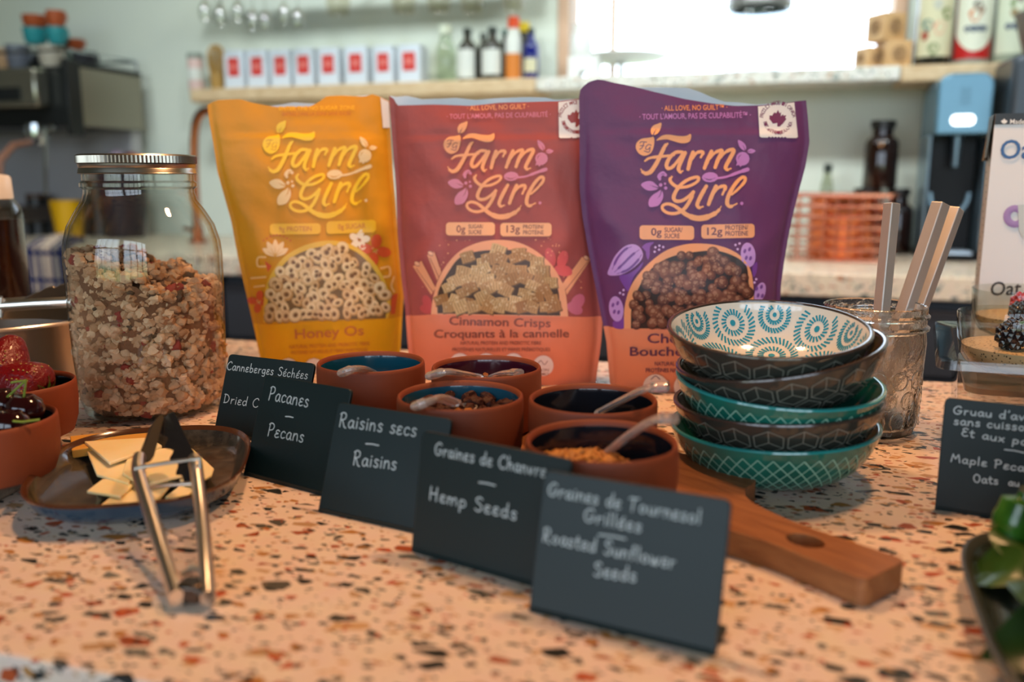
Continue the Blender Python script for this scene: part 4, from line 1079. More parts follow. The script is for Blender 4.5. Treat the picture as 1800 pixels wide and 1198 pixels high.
card((929, 1074), (951, 824), (1286, 881), R(-27), R(15), [('Graines de Tournesol', (963, 869), (1231.5, 920), 25), ('Grill\u00e9es', (1025, 914.7), (1128, 935), 25), ('-', (1053, 939), (1100, 946.6), 5), ('Roasted Sunflower', (953.5, 950), (1186.5, 999), 26), ('Seeds', (1043.7, 1010.5), (1118.9, 1021.7), 26)], 'large black chalk card reading roasted sunflower seeds, nearest the viewer', .00074)
card((1643, 895), (1668, 699), (1905, 728), R(-27), R(6), [("Gruau d'avoine", (1674.8, 726.4), (1850, 743), 15), ('sans cuisson', (1676, 745), (1815, 758), 15), ('Et aux pacanes', (1688.8, 765), (1876, 793), 15), ('-', (1765.9, 789.5), (1800, 795), 5), ('Maple Pecan', (1670, 810.5), (1815, 830), 15), ('Oats', (1709.8, 846.8), (1755, 850.5), 15), ('au', (1772, 852.5), (1792, 854), 13)], 'black chalk card for maple pecan oats, at the right in front of the clear tub')

# ------------------------------------------------------------------ granola jar
jar_glass = clear_mat('jar_glass', 'FBFCFA', 'A9A79A', .015, bump=(28, .12, .004))
JC = V(((268 - 900) / F_PX * .773, .757, 0))
jprof = [(0, 0), (.050, 0), (.056, .003), (.0595, .015), (.0622, .05), (.0634, .10), (.0636, .135), (.0625, .147), (.0585, .161), (.0515, .173), (.0455, .182), (.0437, .188), (.0437, .191), (.0462, .193), (.0462, .196), (.0440, .198), (.0440, .214)]
jt = thing('glass_jar', 'tall clear glass jar of granola with a ribbed metal lid', 'jar', JC)
m = MB(); m.lathe(jprof + [(r - .0028, z) for r, z in jprof[::-1][:-4]] + [(.050, .004), (0, .004)], 72, JC); m.build('jar_glass', jar_glass, jt)
m = MB(); ribs = 96
zl = .2035
m.lathe([(.0455, zl), (.0468, zl + .0005), (.0462, zl + .0015), (.0458, zl + .004), (.0452, zl + .0048), (.0458, zl + .0056), (.0460, zl + .0078), (.0452, zl + .0082)], 96, JC)
m.build('screw_band', steel_soft, jt)
m = MB(); m.lathe([(.0452, zl + .0082), (.0470, zl + .0088), (.0470, zl + .0145), (.0458, zl + .0158), (.040, zl + .0160), (0, zl + .0158)], 192, JC, warp=lambda a_, z: 1 + (.012 * math.cos(ribs * a_) if zl + .0085 < z < zl + .015 else 0)); m.build('lid', steel_soft, jt)
m = MB()
vs, fs = type_mesh('BERNARDIN')
def on_back(x, y):
    a_ = R(90) + (x - .5) * 1.5; r_ = .0640 + .0002; return (JC.x - r_ * math.cos(a_ + math.pi) * -1, JC.y + r_ * math.sin(a_), y)
k = .014
m.add([on_back(x, .112 + y * k + .012 * x) for x, y in vs], fs)
o = m.build('embossed_lettering', jar_glass, jt)
# granola filling
m = MB(); rr = random.Random(17)
def top_z(x): return .122 - .34 * (x - JC.x) + .004 * math.sin(x * 160)
core = [(0, .006), (.048, .006), (.054, .016), (.0565, .05), (.0575, .10), (.0575, .13)]
m.lathe([(r, z) for r, z in core] + [(0, .128)], 48, JC)
for i, p in enumerate(m.v):
    if p.z > .09: m.v[i] = V((p.x, p.y, top_z(p.x) - .006 - .06 * max(0, .128 - p.z) * 0 - (0 if p.z > .12 else .02)))
m.fc = [lin('7A5238')] * len(m.f)
for k in range(3900):
    a_ = rr.uniform(0, 6.283)
    if k < 3300:
        z = rr.uniform(.008, .150); rad = interp(core, 1, 0) if False else (.052 if z < .014 else .0562 if z < .04 else .0575)
        rad -= rr.uniform(.0, .004)
    else: z = None; rad = .057 * math.sqrt(rr.random())
    x, y = JC.x + rad * math.cos(a_), JC.y + rad * math.sin(a_)
    if z is None: z = top_z(x) + rr.uniform(-.004, .003)
    elif z > top_z(x): continue
    sz = rr.choice((.0024, .003, .0036, .0044, .0055, .0066)); q = rr.random()
    m.colour = lin('8E3A2E' if q < .035 else '5E4A38' if q < .08 else mix3('A97C58', 'DDB894', rr.random()))
    m.ball((x, y, z), sz * .82, 2, .62, k, (1, rr.uniform(.7, 1), rr.uniform(.65, 1)))
m.colour = None
solo('granola', m, print_mat('granola_print', .8, .3, bump=(600, .5, .0015)), 'clumpy toasted granola filling the tall glass jar', 'granola', None, 'stuff')

# ------------------------------------------------------------------ cheese plate and tongs
PLC = G(256, 826, .012)
glaze_brown = mat('brown_glaze', '2E2A26', .16, coat=.5, vary=(160, '4A4238', .4, .7)); glaze_rim = mat('rust_rim_glaze', '4A2A18', .2, coat=.4); glaze_blue = mat('blue_glaze', '2E4458', .2, coat=.3)
def superell(hx, hy, p, n_, rot): 
    out = []
    for k in range(n_):
        a_ = 2 * math.pi * k / n_; ca, sa = math.cos(a_), math.sin(a_)
        x = hx * math.copysign(abs(ca) ** (2 / p), ca); y = hy * math.copysign(abs(sa) ** (2 / p), sa); out.append((x * math.cos(rot) - y * math.sin(rot), x * math.sin(rot) + y * math.cos(rot)))
    return out
def dish(name, c, hx, hy, p, rot, rows_out, rows_in, mats, label, cat, parent_group=None):
    t = thing(name, label, cat, (c.x, c.y, 0), 0, parent_group)
    for nm, rows, mm in (('dish_underside', rows_out, mats[2]), ('dish_rim', None, mats[1]), ('dish_well', rows_in, mats[0])):
        m = MB(); N = 64
        if rows is None: rows = [rows_out[-1], (1.0, rows_out[-1][1] + .0016), (.985, rows_out[-1][1] + .0022), (.962, rows_out[-1][1] + .001), rows_in[0]]
        vs, fs = [], []
        for s, z in rows:
            vs += [(c.x + x * s, c.y + y * s, z) for x, y in superell(hx, hy, p, N, rot)]
        for j in range(len(rows) - 1): fs += [(j * N + k, j * N + (k + 1) % N, (j + 1) * N + (k + 1) % N, (j + 1) * N + k) for k in range(N)]
        if nm == 'dish_underside': fs.append(tuple(range(N)))
        if nm == 'dish_well': fs.append(tuple(range((len(rows) - 1) * N, len(rows) * N)))
        m.add(vs, fs); m.build(nm, mm, t)
    return t
dish('plate', PLC, .0655, .082, 2.9, R(12), [(.70, 0), (.80, .002), (.93, .009), (.99, .017)], [(.945, .0165), (.90, .010), (.82, .0062), (.4, .005)], (glaze_brown, glaze_rim, glaze_blue), 'brown-glazed rounded square plate holding cheese slices', 'plate')
cheese = mat('pale_cheese', 'F0D694', .45, sss=.3, vary=(40, 'F4E2B4', .3, .7)); rind = mat('yellow_rind', 'D29A3E', .5)
slices = [
    ([(123, 766), (255, 752), (275, 764), (240, 772), (170, 784), (126, 791)], .0100, .006, 'thick cheese wedge with yellow rind at the back of the plate', rind),
    ([(172, 890), (200, 868), (240, 845), (305, 845), (265, 893)], .0075, .002, 'nearest cheese slice, lying under the tongs', cheese),
    ([(152, 862), (180, 841), (245, 842), (212, 871)], .0100, .002, 'narrow cheese slice at the left front of the pile', cheese),
    ([(290, 872), (335, 838), (352, 850), (318, 880)], .0075, .002, 'small cheese slice at the right front, behind the tongs', cheese),
    ([(325, 775), (376, 822), (372, 834), (340, 852), (315, 842)], .0105, .002, 'ragged cheese slice at the right edge of the pile', cheese),
    ([(150, 786), (215, 778), (248, 812), (226, 848), (170, 833)], .0115, .002, 'broad cheese slice at the left of the pile', cheese),
    ([(228, 790), (330, 785), (338, 830), (250, 852), (215, 830)], .0135, .002, 'central cheese slice on top of the pile', cheese),
    ([(148, 775), (262, 768), (285, 782), (228, 800), (193, 812)], .0155, .0022, 'triangular cheese slice lying over the wedge', cheese),
]
for poly, z, th_, lb, mm in slices:
    q = [G(x, y, z + th_) for x, y in poly]
    m = MB(); m.prism([(p.x, p.y) for p in q], z, z + th_); solo('cheese_slice', m, mm if mm is rind else cheese, lb, 'cheese', 'cheese slices on the plate', bevel=.0006)
tg = thing('tongs', 'small polished steel tongs resting on the cheese plate with scalloped jaws, one coloured dark for its reflection', 'tongs', D(338, 1050, .385))
for pts_ in ([(311, 1052, .385), (290, 985, .415), (264, 900, .45), (244, 832, .48), (245, 805, .495)], [(366, 1052, .385), (361, 980, .412), (354, 900, .45), (346, 830, .48), (342, 808, .492)]):
    m = MB(); m.tube([D(*p) for p in catmull(pts_, 6)], .0038, 12, flat=(1.0, 1.3)); m.build('arm', steel, tg)
for pts_, mm in (([(240, 812, .49), (252, 778, .51), (262, 752, .53), (278, 732, .545), (283, 742, .543), (276, 768, .525), (270, 790, .51), (262, 812, .495)], mat('dull_hinge', '5A5048', .3, 1)), ([(281, 742, .545), (300, 728, .545), (313, 752, .53), (324, 775, .517), (336, 798, .505), (349, 824, .488), (349, 846, .48), (338, 858, .477), (331, 846, .48), (324, 852, .48), (319, 836, .487), (308, 834, .49), (312, 816, .497), (297, 808, .502), (304, 792, .51), (288, 786, .517), (295, 770, .525), (281, 762, .532)], jaw_reflection)):
    m = MB(); q = [D(*p) for p in catmull(pts_, 3, True)]; nn_ = len(q)
    m.add(q + [p + V((.0012, .002, .0012)) for p in q], [tuple(range(nn_)), tuple(range(2 * nn_ - 1, nn_ - 1, -1))] + [(i, (i + 1) % nn_, nn_ + (i + 1) % nn_, nn_ + i) for i in range(nn_)]); m.build('jaw', mm, tg, bevel=.0004)
m = MB(); m.tube([D(238, 822, .478), D(294, 813, .479), D(352, 805, .48), D(353, 848, .478), D(296, 852, .478), D(240, 858, .476)], .0012, 8, closed=True); m.build('locking_ring', steel, tg)
m = MB(); m.box(D(338, 1036, .392), (.012, .012, .009), R(-8)); m.build('hinge', mat('dull_hinge', '5A5048', .3, 1), tg, bevel=.0015)
m = MB(); m.lathe([(0, 0), (.0022, 0), (.002, .0012), (0, .0016)], 14, D(338, 998, .405)); m.tube([D(318, 1010, .4), D(338, 1000, .404), D(362, 1004, .402)], .0016, 8); m.build('rivet', steel, tg)

# ------------------------------------------------------------------ the bowl stack
BC = V((.1785, .579, 0))
cream = mat('cream_glaze', 'D9D2C4', .10, coat=.6)
char_gl = mat('charcoal_glaze', '343630', .16, coat=.5); teal_gl = mat('sea_green_glaze', '145C4E', .12, coat=.6, vary=(30, '1E7262', .35, .7)); turq = mat('turquoise_glaze', '2A8C88', .12, coat=.6)
line_d = mat('scored_line_taupe', '75766A', .3); line_t = mat('scored_line_mint', '8FC4AE', .3); rim_d = mat('umber_rim', '3E3028', .2, coat=.5)
oprof = [(.0370, 0), (.0395, .0012), (.0490, .0052), (.0575, .0116), (.0640, .0198), (.0687, .0282), (.0712, .0350)]
oprof = [tuple(p) for p in catmull(oprof, 4)]
def plen(pr):
    L_ = [0]
    for a_, b_ in zip(pr[:-1], pr[1:]): L_.append(L_[-1] + math.dist(a_, b_))
    return L_
oL = plen(oprof)
def at_arc(pr, L_, s):
    s = max(0, min(s, L_[-1]))
    for i in range(len(pr) - 1):
        if s <= L_[i + 1]:
            t = (s - L_[i]) / (L_[i + 1] - L_[i]); p = [pr[i][k] + (pr[i + 1][k] - pr[i][k]) * t for k in (0, 1)]
            dx, dz = pr[i + 1][0] - pr[i][0], pr[i + 1][1] - pr[i][1]; q = math.hypot(dx, dz); return p[0], p[1], (dz / q, -dx / q)
    return (*pr[-1], (1, 0))
iprof = [(0, .0032), (.020, .0032), (.037, .0041), (.0474, .0082), (.0552, .0140), (.0614, .0216), (.0658, .0294), (.0682, .0349)]
iprof = [tuple(p) for p in catmull(iprof, 4)]; iL = plen(iprof)
def strip_on(m, pr, L_, pts_, w, side, mi=0, rm=None):
    """ribbon over a turned surface; pts_ = (angle, arc length)"""
    P_, N_ = [], []
    for th_, s in pts_:
        r, z, nn_ = at_arc(pr, L_, s); P_.append(V((r * math.cos(th_), r * math.sin(th_), z))); N_.append(V((nn_[0] * math.cos(th_), nn_[0] * math.sin(th_), nn_[1])) * side)
    vs = []
    for i, p in enumerate(P_):
        t = (P_[min(i + 1, len(P_) - 1)] - P_[max(i - 1, 0)]); sd = t.cross(N_[i]).normalized() * (w / 2)
        vs += [p + sd + N_[i] * .0003, p - sd + N_[i] * .0003]
    m.add(vs, [(2 * i, 2 * i + 1, 2 * i + 3, 2 * i + 2) for i in range(len(P_) - 1)], mi)
def make_bowl(label, outer, inner, pattern, line, rosettes=False):
    t = thing('bowl', label, 'bowl', (0, 0, 0), 0, 'stack of patterned bowls')
    m = MB(); m.lathe([(0, .001), (.0345, .001)] + oprof + [(.0706, .0359), (.0698, .0362)], 72); m.build('bowl_outside', outer, t)
    m = MB(); m.lathe([(.0698, .0362), (.0690, .0359)] + iprof[::-1], 72); m.build('bowl_inside', inner, t)
    m = MB(); m.lathe([(.0716, .0350), (.0713, .0362), (.0700, .0367), (.0686, .0363), (.0683, .0352)], 72); m.build('rim', rim_d if outer is char_gl else turq, t)
    m = MB(); top = oL[-1]
    if pattern == 'diamond':
        N = 46
        for k in range(N):
            for sg in (1, -1):
                strip_on(m, oprof, oL, [(2 * math.pi * k / N + sg * 2 * math.pi / N * 3.6 * (i / 12), top * (.90 - .78 * i / 12)) for i in range(13)], .0008, 1)
    else:
        N = 20; w_ = 2 * math.pi / N; hh = top * .37
        for row in range(3):
            s0 = top * (.76 - .31 * row)
            for k in range(N):
                c_ = w_ * (k + (.5 if row % 2 else 0))
                hexa = [(c_, s0 + hh * .55), (c_ + w_ / 2, s0 + hh * .28), (c_ + w_ / 2, s0 - hh * .28), (c_, s0 - hh * .55), (c_ - w_ / 2, s0 - hh * .28), (c_ - w_ / 2, s0 + hh * .28)]
                inn_ = [(c_ + (a_ - c_) * .86, s0 + (b_ - s0) * .86) for a_, b_ in hexa]
                for i in range(6):
                    if hexa[i][1] > top * .95: pass
                    seg = lambda p, q: [(p[0] + (q[0] - p[0]) * t_ / 3, min(p[1] + (q[1] - p[1]) * t_ / 3, top * .96)) for t_ in range(4)]
                    strip_on(m, oprof, oL, seg(inn_[i], inn_[(i + 1) % 6]), .0007, 1)
                    if i % 2 == row % 2: strip_on(m, oprof, oL, seg((c_, s0), inn_[i]), .0007, 1)
    m.build('scored_pattern', line, t, smooth=False)
    if rosettes:
        m = MB(); sr = random.Random(2)
        def put(x, y): s = math.hypot(x, y); return (math.atan2(y, x), s)
        def dash(x0, y0, x1, y1, w): strip_on(m, iprof, iL, [put(x0 + (x1 - x0) * t_ / 3, y0 + (y1 - y0) * t_ / 3) for t_ in range(4)], w, -1)
        def spot(x, y, r):
            th_, s = put(x, y); pr_ = []
            for k in range(12):
                a_ = k * math.pi / 6; r2, z2, n2 = at_arc(iprof, iL, math.hypot(x + r * math.cos(a_), y + r * math.sin(a_))); an = math.atan2(y + r * math.sin(a_), x + r * math.cos(a_))
                nv = V((n2[0] * math.cos(an), n2[0] * math.sin(an), n2[1])) * -1; pr_.append(V((r2 * math.cos(an), r2 * math.sin(an), z2)) + nv * .0003)
            m.add(pr_, [tuple(range(12))])
        cs = [(0, 0, .9)] + [(.037 * math.cos(R(q)), .037 * math.sin(R(q)), .95) for q in (10, 75, 130, 190, 250, 310)] + [(.068 * math.cos(R(q)), .068 * math.sin(R(q)), .95) for q in (42, 100, 160, 220, 280, 340)] + [(.074 * math.cos(R(q)), .074 * math.sin(R(q)), .7) for q in (12, 72, 130, 190, 250, 310)]
        for ci, (x, y, sc) in enumerate(cs):
            if math.hypot(x, y) < iL[-1] * .95: spot(x, y, .0026 * sc)
            for r0, r1, nd in ((.0064, .0112, 20), (.0148, .0206, 34)):
                for k in range(nd):
                    a_ = 2 * math.pi * k / nd
                    p = (x + r0 * sc * math.cos(a_), y + r0 * sc * math.sin(a_)); q = (x + r1 * sc * math.cos(a_ + .16), y + r1 * sc * math.sin(a_ + .16))
                    own = math.dist(q, (x, y)) / sc
                    if max(math.hypot(*p), math.hypot(*q)) < iL[-1] * .985 and all(math.dist(q, (c2[0], c2[1])) / c2[2] > own - .002 for c3, c2 in enumerate(cs) if c3 != ci): dash(*p, *q, .0014)
        for q in (40, 100, 160, 220, 280, 340): spot(.0215 * math.cos(R(q)), .0215 * math.sin(R(q)), .0018)
        m.build('painted_rosettes', mat('turquoise_paint', '2F8CA0', .12, coat=.5), t, smooth=False)
    return t
lab = 'bowl in the stack'
b5 = make_bowl('sea green diamond-scored bowl at the bottom of the stack', teal_gl, teal_gl, 'diamond', line_t)
b4 = make_bowl('dark patterned bowl second from the bottom of the stack', char_gl, char_gl, 'hex', line_d)
b1 = make_bowl('top bowl, charcoal outside and white with turquoise rosettes inside', char_gl, cream, 'hex', line_d, True)
def seat(p, rx, ry, rz, k=.96): return Matrix.Translation(p) @ Matrix.Rotation(ry, 4, 'Y') @ Matrix.Rotation(rx, 4, 'X') @ Matrix.Rotation(rz, 4, 'Z') @ Matrix.Diagonal((k, k, 1, 1))
for b_, M_ in ((b5, seat(BC + V((0, 0, .0012)), 0, R(-2), .2, .965)), (b4, seat(BC + V((.002, 0, .0185)), 0, R(-3), .9)), (b1, seat(BC + V((-.0070, .0045, .0675)), R(7.5), R(-2), 1.0, .925))): b_.matrix_world = M_
dup(b5, seat(BC + V((-.0005, .001, .0325)), R(4), R(1), .5, .95), 'turquoise-rimmed bowl in the middle of the stack, tipped forward')
dup(b4, seat(BC + V((.0065, .001, .0515)), R(1), R(-11), 1.7, .955), 'dark patterned bowl second from the top, tipped up at the right')

# ------------------------------------------------------------------ jar of square steel stirrers
JB = V((.2868, .690, 0))
thick_glass = mat('pressed_glass', 'FAFCFA', .02, trans=1.0, ior=1.45, bump=(130, .35, .003))
t = thing('mason_jar', 'short pressed-glass mason jar holding steel stirrers, behind the bowls', 'jar', JB)
jp = [(0, 0), (.031, 0), (.0345, .002), (.0365, .010), (.0385, .05), (.0395, .074), (.0388, .080), (.0384, .083), (.0408, .0845), (.0408, .0862), (.0385, .088), (.0385, .0925), (.0405, .0938), (.0405, .0952), (.0386, .097), (.0386, .1015)]
m = MB(); m.lathe(jp + [(.0376, .1024), (.0362, .1018), (.0358, .097), (.0358, .083), (.0366, .074), (.0358, .05), (.034, .012), (.030, .007), (0, .006)], 64, JB); m.build('jar_glass', thick_glass, t)
m = MB()
for q in range(3):
    for s in range(14):
        a_ = 2 * math.pi * s / 14 + q * .22; z = .016 + q * .016
        m.tube([(JB.x + (.0378 + .012 * z) * math.cos(a_ + .17 * math.cos(g)), JB.y + (.0378 + .012 * z) * math.sin(a_ + .17 * math.cos(g)), z + .007 * math.sin(g)) for g in [k * math.pi / 6 for k in range(12)]], .0007, 6, closed=True)
m.build('pressed_relief', thick_glass, t)
def stirrer(top, bot, w, label, roll):
    p0, p1 = V(top), V(bot); d = (p1 - p0).normalized(); stir_m = mat('stirrer_steel', 'DCD2C8', .42, .75)
    t = thing('steel_stirrer', label, 'stirrer', p1, 0, 'square steel stirrers in the mason jar')
    sd = d.cross(V((0, 1, 0))).normalized(); sd = Matrix.Rotation(roll, 3, d) @ sd; up = d.cross(sd)
    m = MB(); vs = [p + sd * (a_ * w / 2) + up * (b_ * w / 2) for p in (p0, p1) for a_, b_ in ((-1, -1), (1, -1), (1, 1), (-1, 1))]
    m.add(vs, [(0, 1, 2, 3), (7, 6, 5, 4)] + [(i, (i + 1) % 4, 4 + (i + 1) % 4, 4 + i) for i in range(4)]); m.build('shaft', stir_m, t, smooth=False, bevel=.0008)
    m = MB(); m.add([p + sd * (a_ * w * .36) + up * (b_ * w * .36) for p in (p0 - d * .0004,) for a_, b_ in ((-1, -1), (1, -1), (1, 1), (-1, 1))], [(0, 1, 2, 3)]); m.build('end_cap', mat('stirrer_end', '8E8478', .3, 1), t)
stirrer(D(1568, 357, .700), D(1528, 770, .675), .0092, 'steel stirrer standing nearly upright in the mason jar', R(-22))
stirrer(D(1654, 357, .715), D(1518, 762, .690), .0105, 'leaning steel stirrer, the left of the slanted pair', R(-25))
stirrer(D(1681, 366, .735), D(1537, 760, .700), .0100, 'leaning steel stirrer, the right of the slanted pair', R(-35))

# ------------------------------------------------------------------ left end: fruit pots, saucepan, syrup bottle
m = MB(); fr_ = [(-.408 + x, .550 + y) for x, y in superell(.088, .062, 4.5, 48, R(-6))]
m.prism(fr_, 0, .012); solo('round_cornered_board', m, grey_wood, 'small greyed wooden board under the cherry pot', 'board', bevel=.002)
CH = V((-.335, .541, 0)); ST = V((-.367, .632, 0))
make_pot('terracotta_pot', CH, .0125, .051, .0425, black_glaze, 'terracotta pot of cherries at the left edge of the bar')
make_pot('terracotta_pot', ST, .0125, .053, .0425, black_glaze, 'terracotta pot of strawberries behind the cherries')
straw = mat('strawberry_skin', '6C050B', .30, coat=.1, bump=(260, .8, .003)); seedm = mat('strawberry_seed', 'A07A34', .5)
def strawberry(M_, label):
    t = thing('strawberry', label, 'strawberry', (0, 0, 0), 0, 'strawberries in the pot')
    pr = catmull([(0, -.021), (.006, -.0185), (.0125, -.008), (.0165, .003), (.0155, .010), (.009, .0145), (0, .0145)], 4)
    m = MB(); m.lathe([(max(r, 0) if 0 < i < len(pr) - 1 else 0, z) for i, (r, z) in enumerate(pr)], 28, warp=lambda a_, z: 1 + .04 * math.sin(2 * a_ + 1)); m.build('flesh', straw, t)
    m = MB(); rr = random.Random(4)
    for z in range(9):
        zz = -.018 + z * .0033; r = [q for q in pr if q[1] <= zz][-1][0]
        for k in range(max(4, int(r * 900))): a_ = 2 * math.pi * k / max(4, int(r * 900)) + z * .4; m.ball((r * 1.005 * math.cos(a_), r * 1.005 * math.sin(a_), zz), .00055, 1, 0, 0, (1, 1, 1.5))
    o = m.build('seeds', seedm, t); o['kind'] = 'stuff'
    m = MB()
    for k in range(7):
        a_ = k * .9; m.add([(0, 0, .0148), (.006 * math.cos(a_ - .3), .006 * math.sin(a_ - .3), .0158), (.0125 * math.cos(a_), .0125 * math.sin(a_), .0135), (.006 * math.cos(a_ + .3), .006 * math.sin(a_ + .3), .0158)], [(0, 1, 2, 3)])
    m.build('calyx', mat('calyx_green', '4E7A2A', .5), t)
    t.matrix_world = M_; return t
s1_ = strawberry(place(D(8, 640, .635), R(150), R(20), .3, 1.12), 'highest red strawberry, tip up, at the back of the fruit pot')
dup(s1_, place(D(44, 676, .618), R(115), R(-35), 1.2, 1.1), 'large red strawberry lying at the right of the fruit pot')
dup(s1_, place(D(-16, 672, .622), R(100), R(30), 2.0, .95), 'red strawberry at the left of the fruit pot')
cherry_m = mat('cherry_skin', '240408', .10, coat=.6); stem_m = mat('cherry_stem', '7A8A30', .5)
def cherry(p, stem, label, r=.0118):
    t = thing('cherry', label, 'cherry', p, 0, 'dark cherries in the pot')
    m = MB(); m.lathe([(0, -r), (.5 * r, -.86 * r), (.9 * r, -.42 * r), (r, .08 * r), (.88 * r, .55 * r), (.5 * r, .86 * r), (.15 * r, .80 * r), (0, .7 * r)], 24, p); m.build('flesh', cherry_m, t)
    m = MB(); m.tube([p + V((0, 0, .7 * r))] + [D(*q) for q in stem], .00075, 6); m.build('stem', stem_m, t)
cherry(D(44, 722, .546), [(43, 690, .545), (46, 668, .545), (20, 672, .55)], 'dark cherry at the right with its stem bent left')
cherry(D(6, 712, .556), [(10, 700, .55), (38, 675, .548), (47, 668, .546)], 'dark cherry at the back with a long slanting stem')
cherry(D(-14, 745, .535), [(0, 738, .525), (40, 741, .52), (70, 737, .525)], 'dark cherry at the front left with its stem over the rim')
cherry(D(20, 750, .530), [(10, 735, .53), (-10, 728, .535)], 'dark cherry lowest at the front of the pot')
PC = V((-.487, .832, 0))
t = thing('saucepan', 'brushed steel saucepan with a rolled rim, behind the fruit pots', 'pan', PC)
m = MB(); m.lathe([(0, 0), (.076, 0), (.081, .003), (.0825, .012), (.0825, .064), (.0832, .0675)], 72, PC); m.build('pan_outside', mat('pan_steel', 'B4ACA0', .30, 1), t)
m = MB(); m.lathe([(.0832, .0675), (.0870, .0690), (.0880, .0705), (.0870, .0716), (.082, .0705), (.081, .066)], 72, PC); m.build('rim', steel, t)
m = MB(); m.lathe([(.081, .066), (.0805, .006), (.07, .0035), (0, .0035)], 72, PC); m.build('pan_inside', steel_soft, t)
tb = thing('tongs', 'steel tongs with a wide scalloped jaw lying across the saucepan', 'tongs', D(60, 540, .80))
for dz, dy in ((0, 0), (.006, .05)):
    m = MB(); m.tube([D(x, y - 4 * (dz > 0), .80 + dy) for x, y in ((-60, 541), (0, 538), (60, 534), (118, 531), (131, 532))], [.0052, .0052, .0052, .0052, .003], 10, flat=(.8, 1.0)); m.build('arm', steel, tb)
q = catmull([(-40, 560), (10, 543), (38, 527), (60, 516), (68, 514), (76, 509), (90, 504), (97, 506), (106, 501), (120, 499), (127, 502), (136, 499), (150, 502), (158, 520), (156, 545), (146, 560), (110, 562), (60, 560)], 3, True)
for yy, nm in ((.835, 'jaw'),):
    m = MB(); n_ = len(q); A_ = [D(x, y, yy + .0006 * (x - 60) * 0 - .00025 * (560 - y)) for x, y in q]; m.add(A_ + [p + V((0, .0015, .0008)) for p in A_], [tuple(range(n_)), tuple(range(2 * n_ - 1, n_ - 1, -1))] + [(i, (i + 1) % n_, n_ + (i + 1) % n_, n_ + i) for i in range(n_)]); m.build(nm, steel_soft, tb)
m = MB(); m.tube([D(2, 525, .797), D(2, 556, .797), D(2, 558, .85), D(2, 522, .85)], .0013, 8, closed=True); m.build('locking_ring', steel, tb)
SB = V((-.563, .955, 0)); 
t = thing('squeeze_bottle', 'clear squeeze bottle of brown syrup with a white cap', 'bottle', SB)
m = MB(); m.lathe([(0, 0), (.031, 0), (.034, .004), (.034, .160), (.0325, .170), (.027, .178), (.0255, .180)], 40, SB); m.build('bottle_body', clear_mat('soft_plastic', 'E6DCD0', 'A89888', .12), t)
m = MB(); m.lathe([(0, .002), (.0325, .004), (.0325, .157), (0, .157)], 40, SB); m.build('syrup', mat('brown_syrup', '2A120E', .2), t)
m = MB(); m.lathe([(.0265, .178), (.0265, .181), (.0258, .200), (.024, .203), (.008, .206), (.004, .225), (0, .225)], 36, SB); m.build('cap', mat('white_plastic', 'DCD2C4', .4), t)

# ------------------------------------------------------------------ right end: clear tub, glass bowls, carton, greens
tub_pl = clear_mat('tub_plastic', 'FAF8F4', 'CDD2D0', .04)
TO = G(1650, 632, .080); TU = (G(1800, 641, .080) - TO).normalized(); TV = (G(1641, 545, .080) - TO).normalized()
def tf(x, y, z): return TO + TU * x + TV * y + V((0, 0, z - .080))
t = thing('food_tub', 'clear rectangular plastic tub with a wide flange, at the right end', 'tub', tf(.1, .08, 0))
def ringed(rows, closed_bottom=False):
    m = MB(); vs, fs = [], []; N = 0
    for (ins, z, rd) in rows:
        q = rounded([(ins, ins), (.20 - ins, ins), (.20 - ins, .185 - ins), (ins, .185 - ins)], rd, 6); N = len(q); vs += [tf(x, y, z) for x, y in q]
    for j in range(len(rows) - 1): fs += [(j * N + k, j * N + (k + 1) % N, (j + 1) * N + (k + 1) % N, (j + 1) * N + k) for k in range(N)]
    if closed_bottom: fs.append(tuple(range(N)))
    return m.add(vs, fs)
ringed([(.022, 0, .02), (.018, .004, .02), (.013, .070, .018), (.012, .078, .016)], True).build('tub_body', tub_pl, t)
ringed([(.012, .078, .016), (.0, .080, .014), (-.001, .0735, .014), (.0008, .0730, .014), (.0015, .0775, .014), (.011, .0765, .016)]).build('flange', tub_pl, t)
m = MB(); q = rounded([(.019, .019), (.181, .019), (.181, .166), (.019, .166)], .016, 6); m.prism(q, .0, .004, frame=lambda x, y, z: tf(x, y, .0538 + z)); m.build('false_floor', clear_mat('frosted_insert', 'D8CCC0', 'B4AAA0', .3), t)
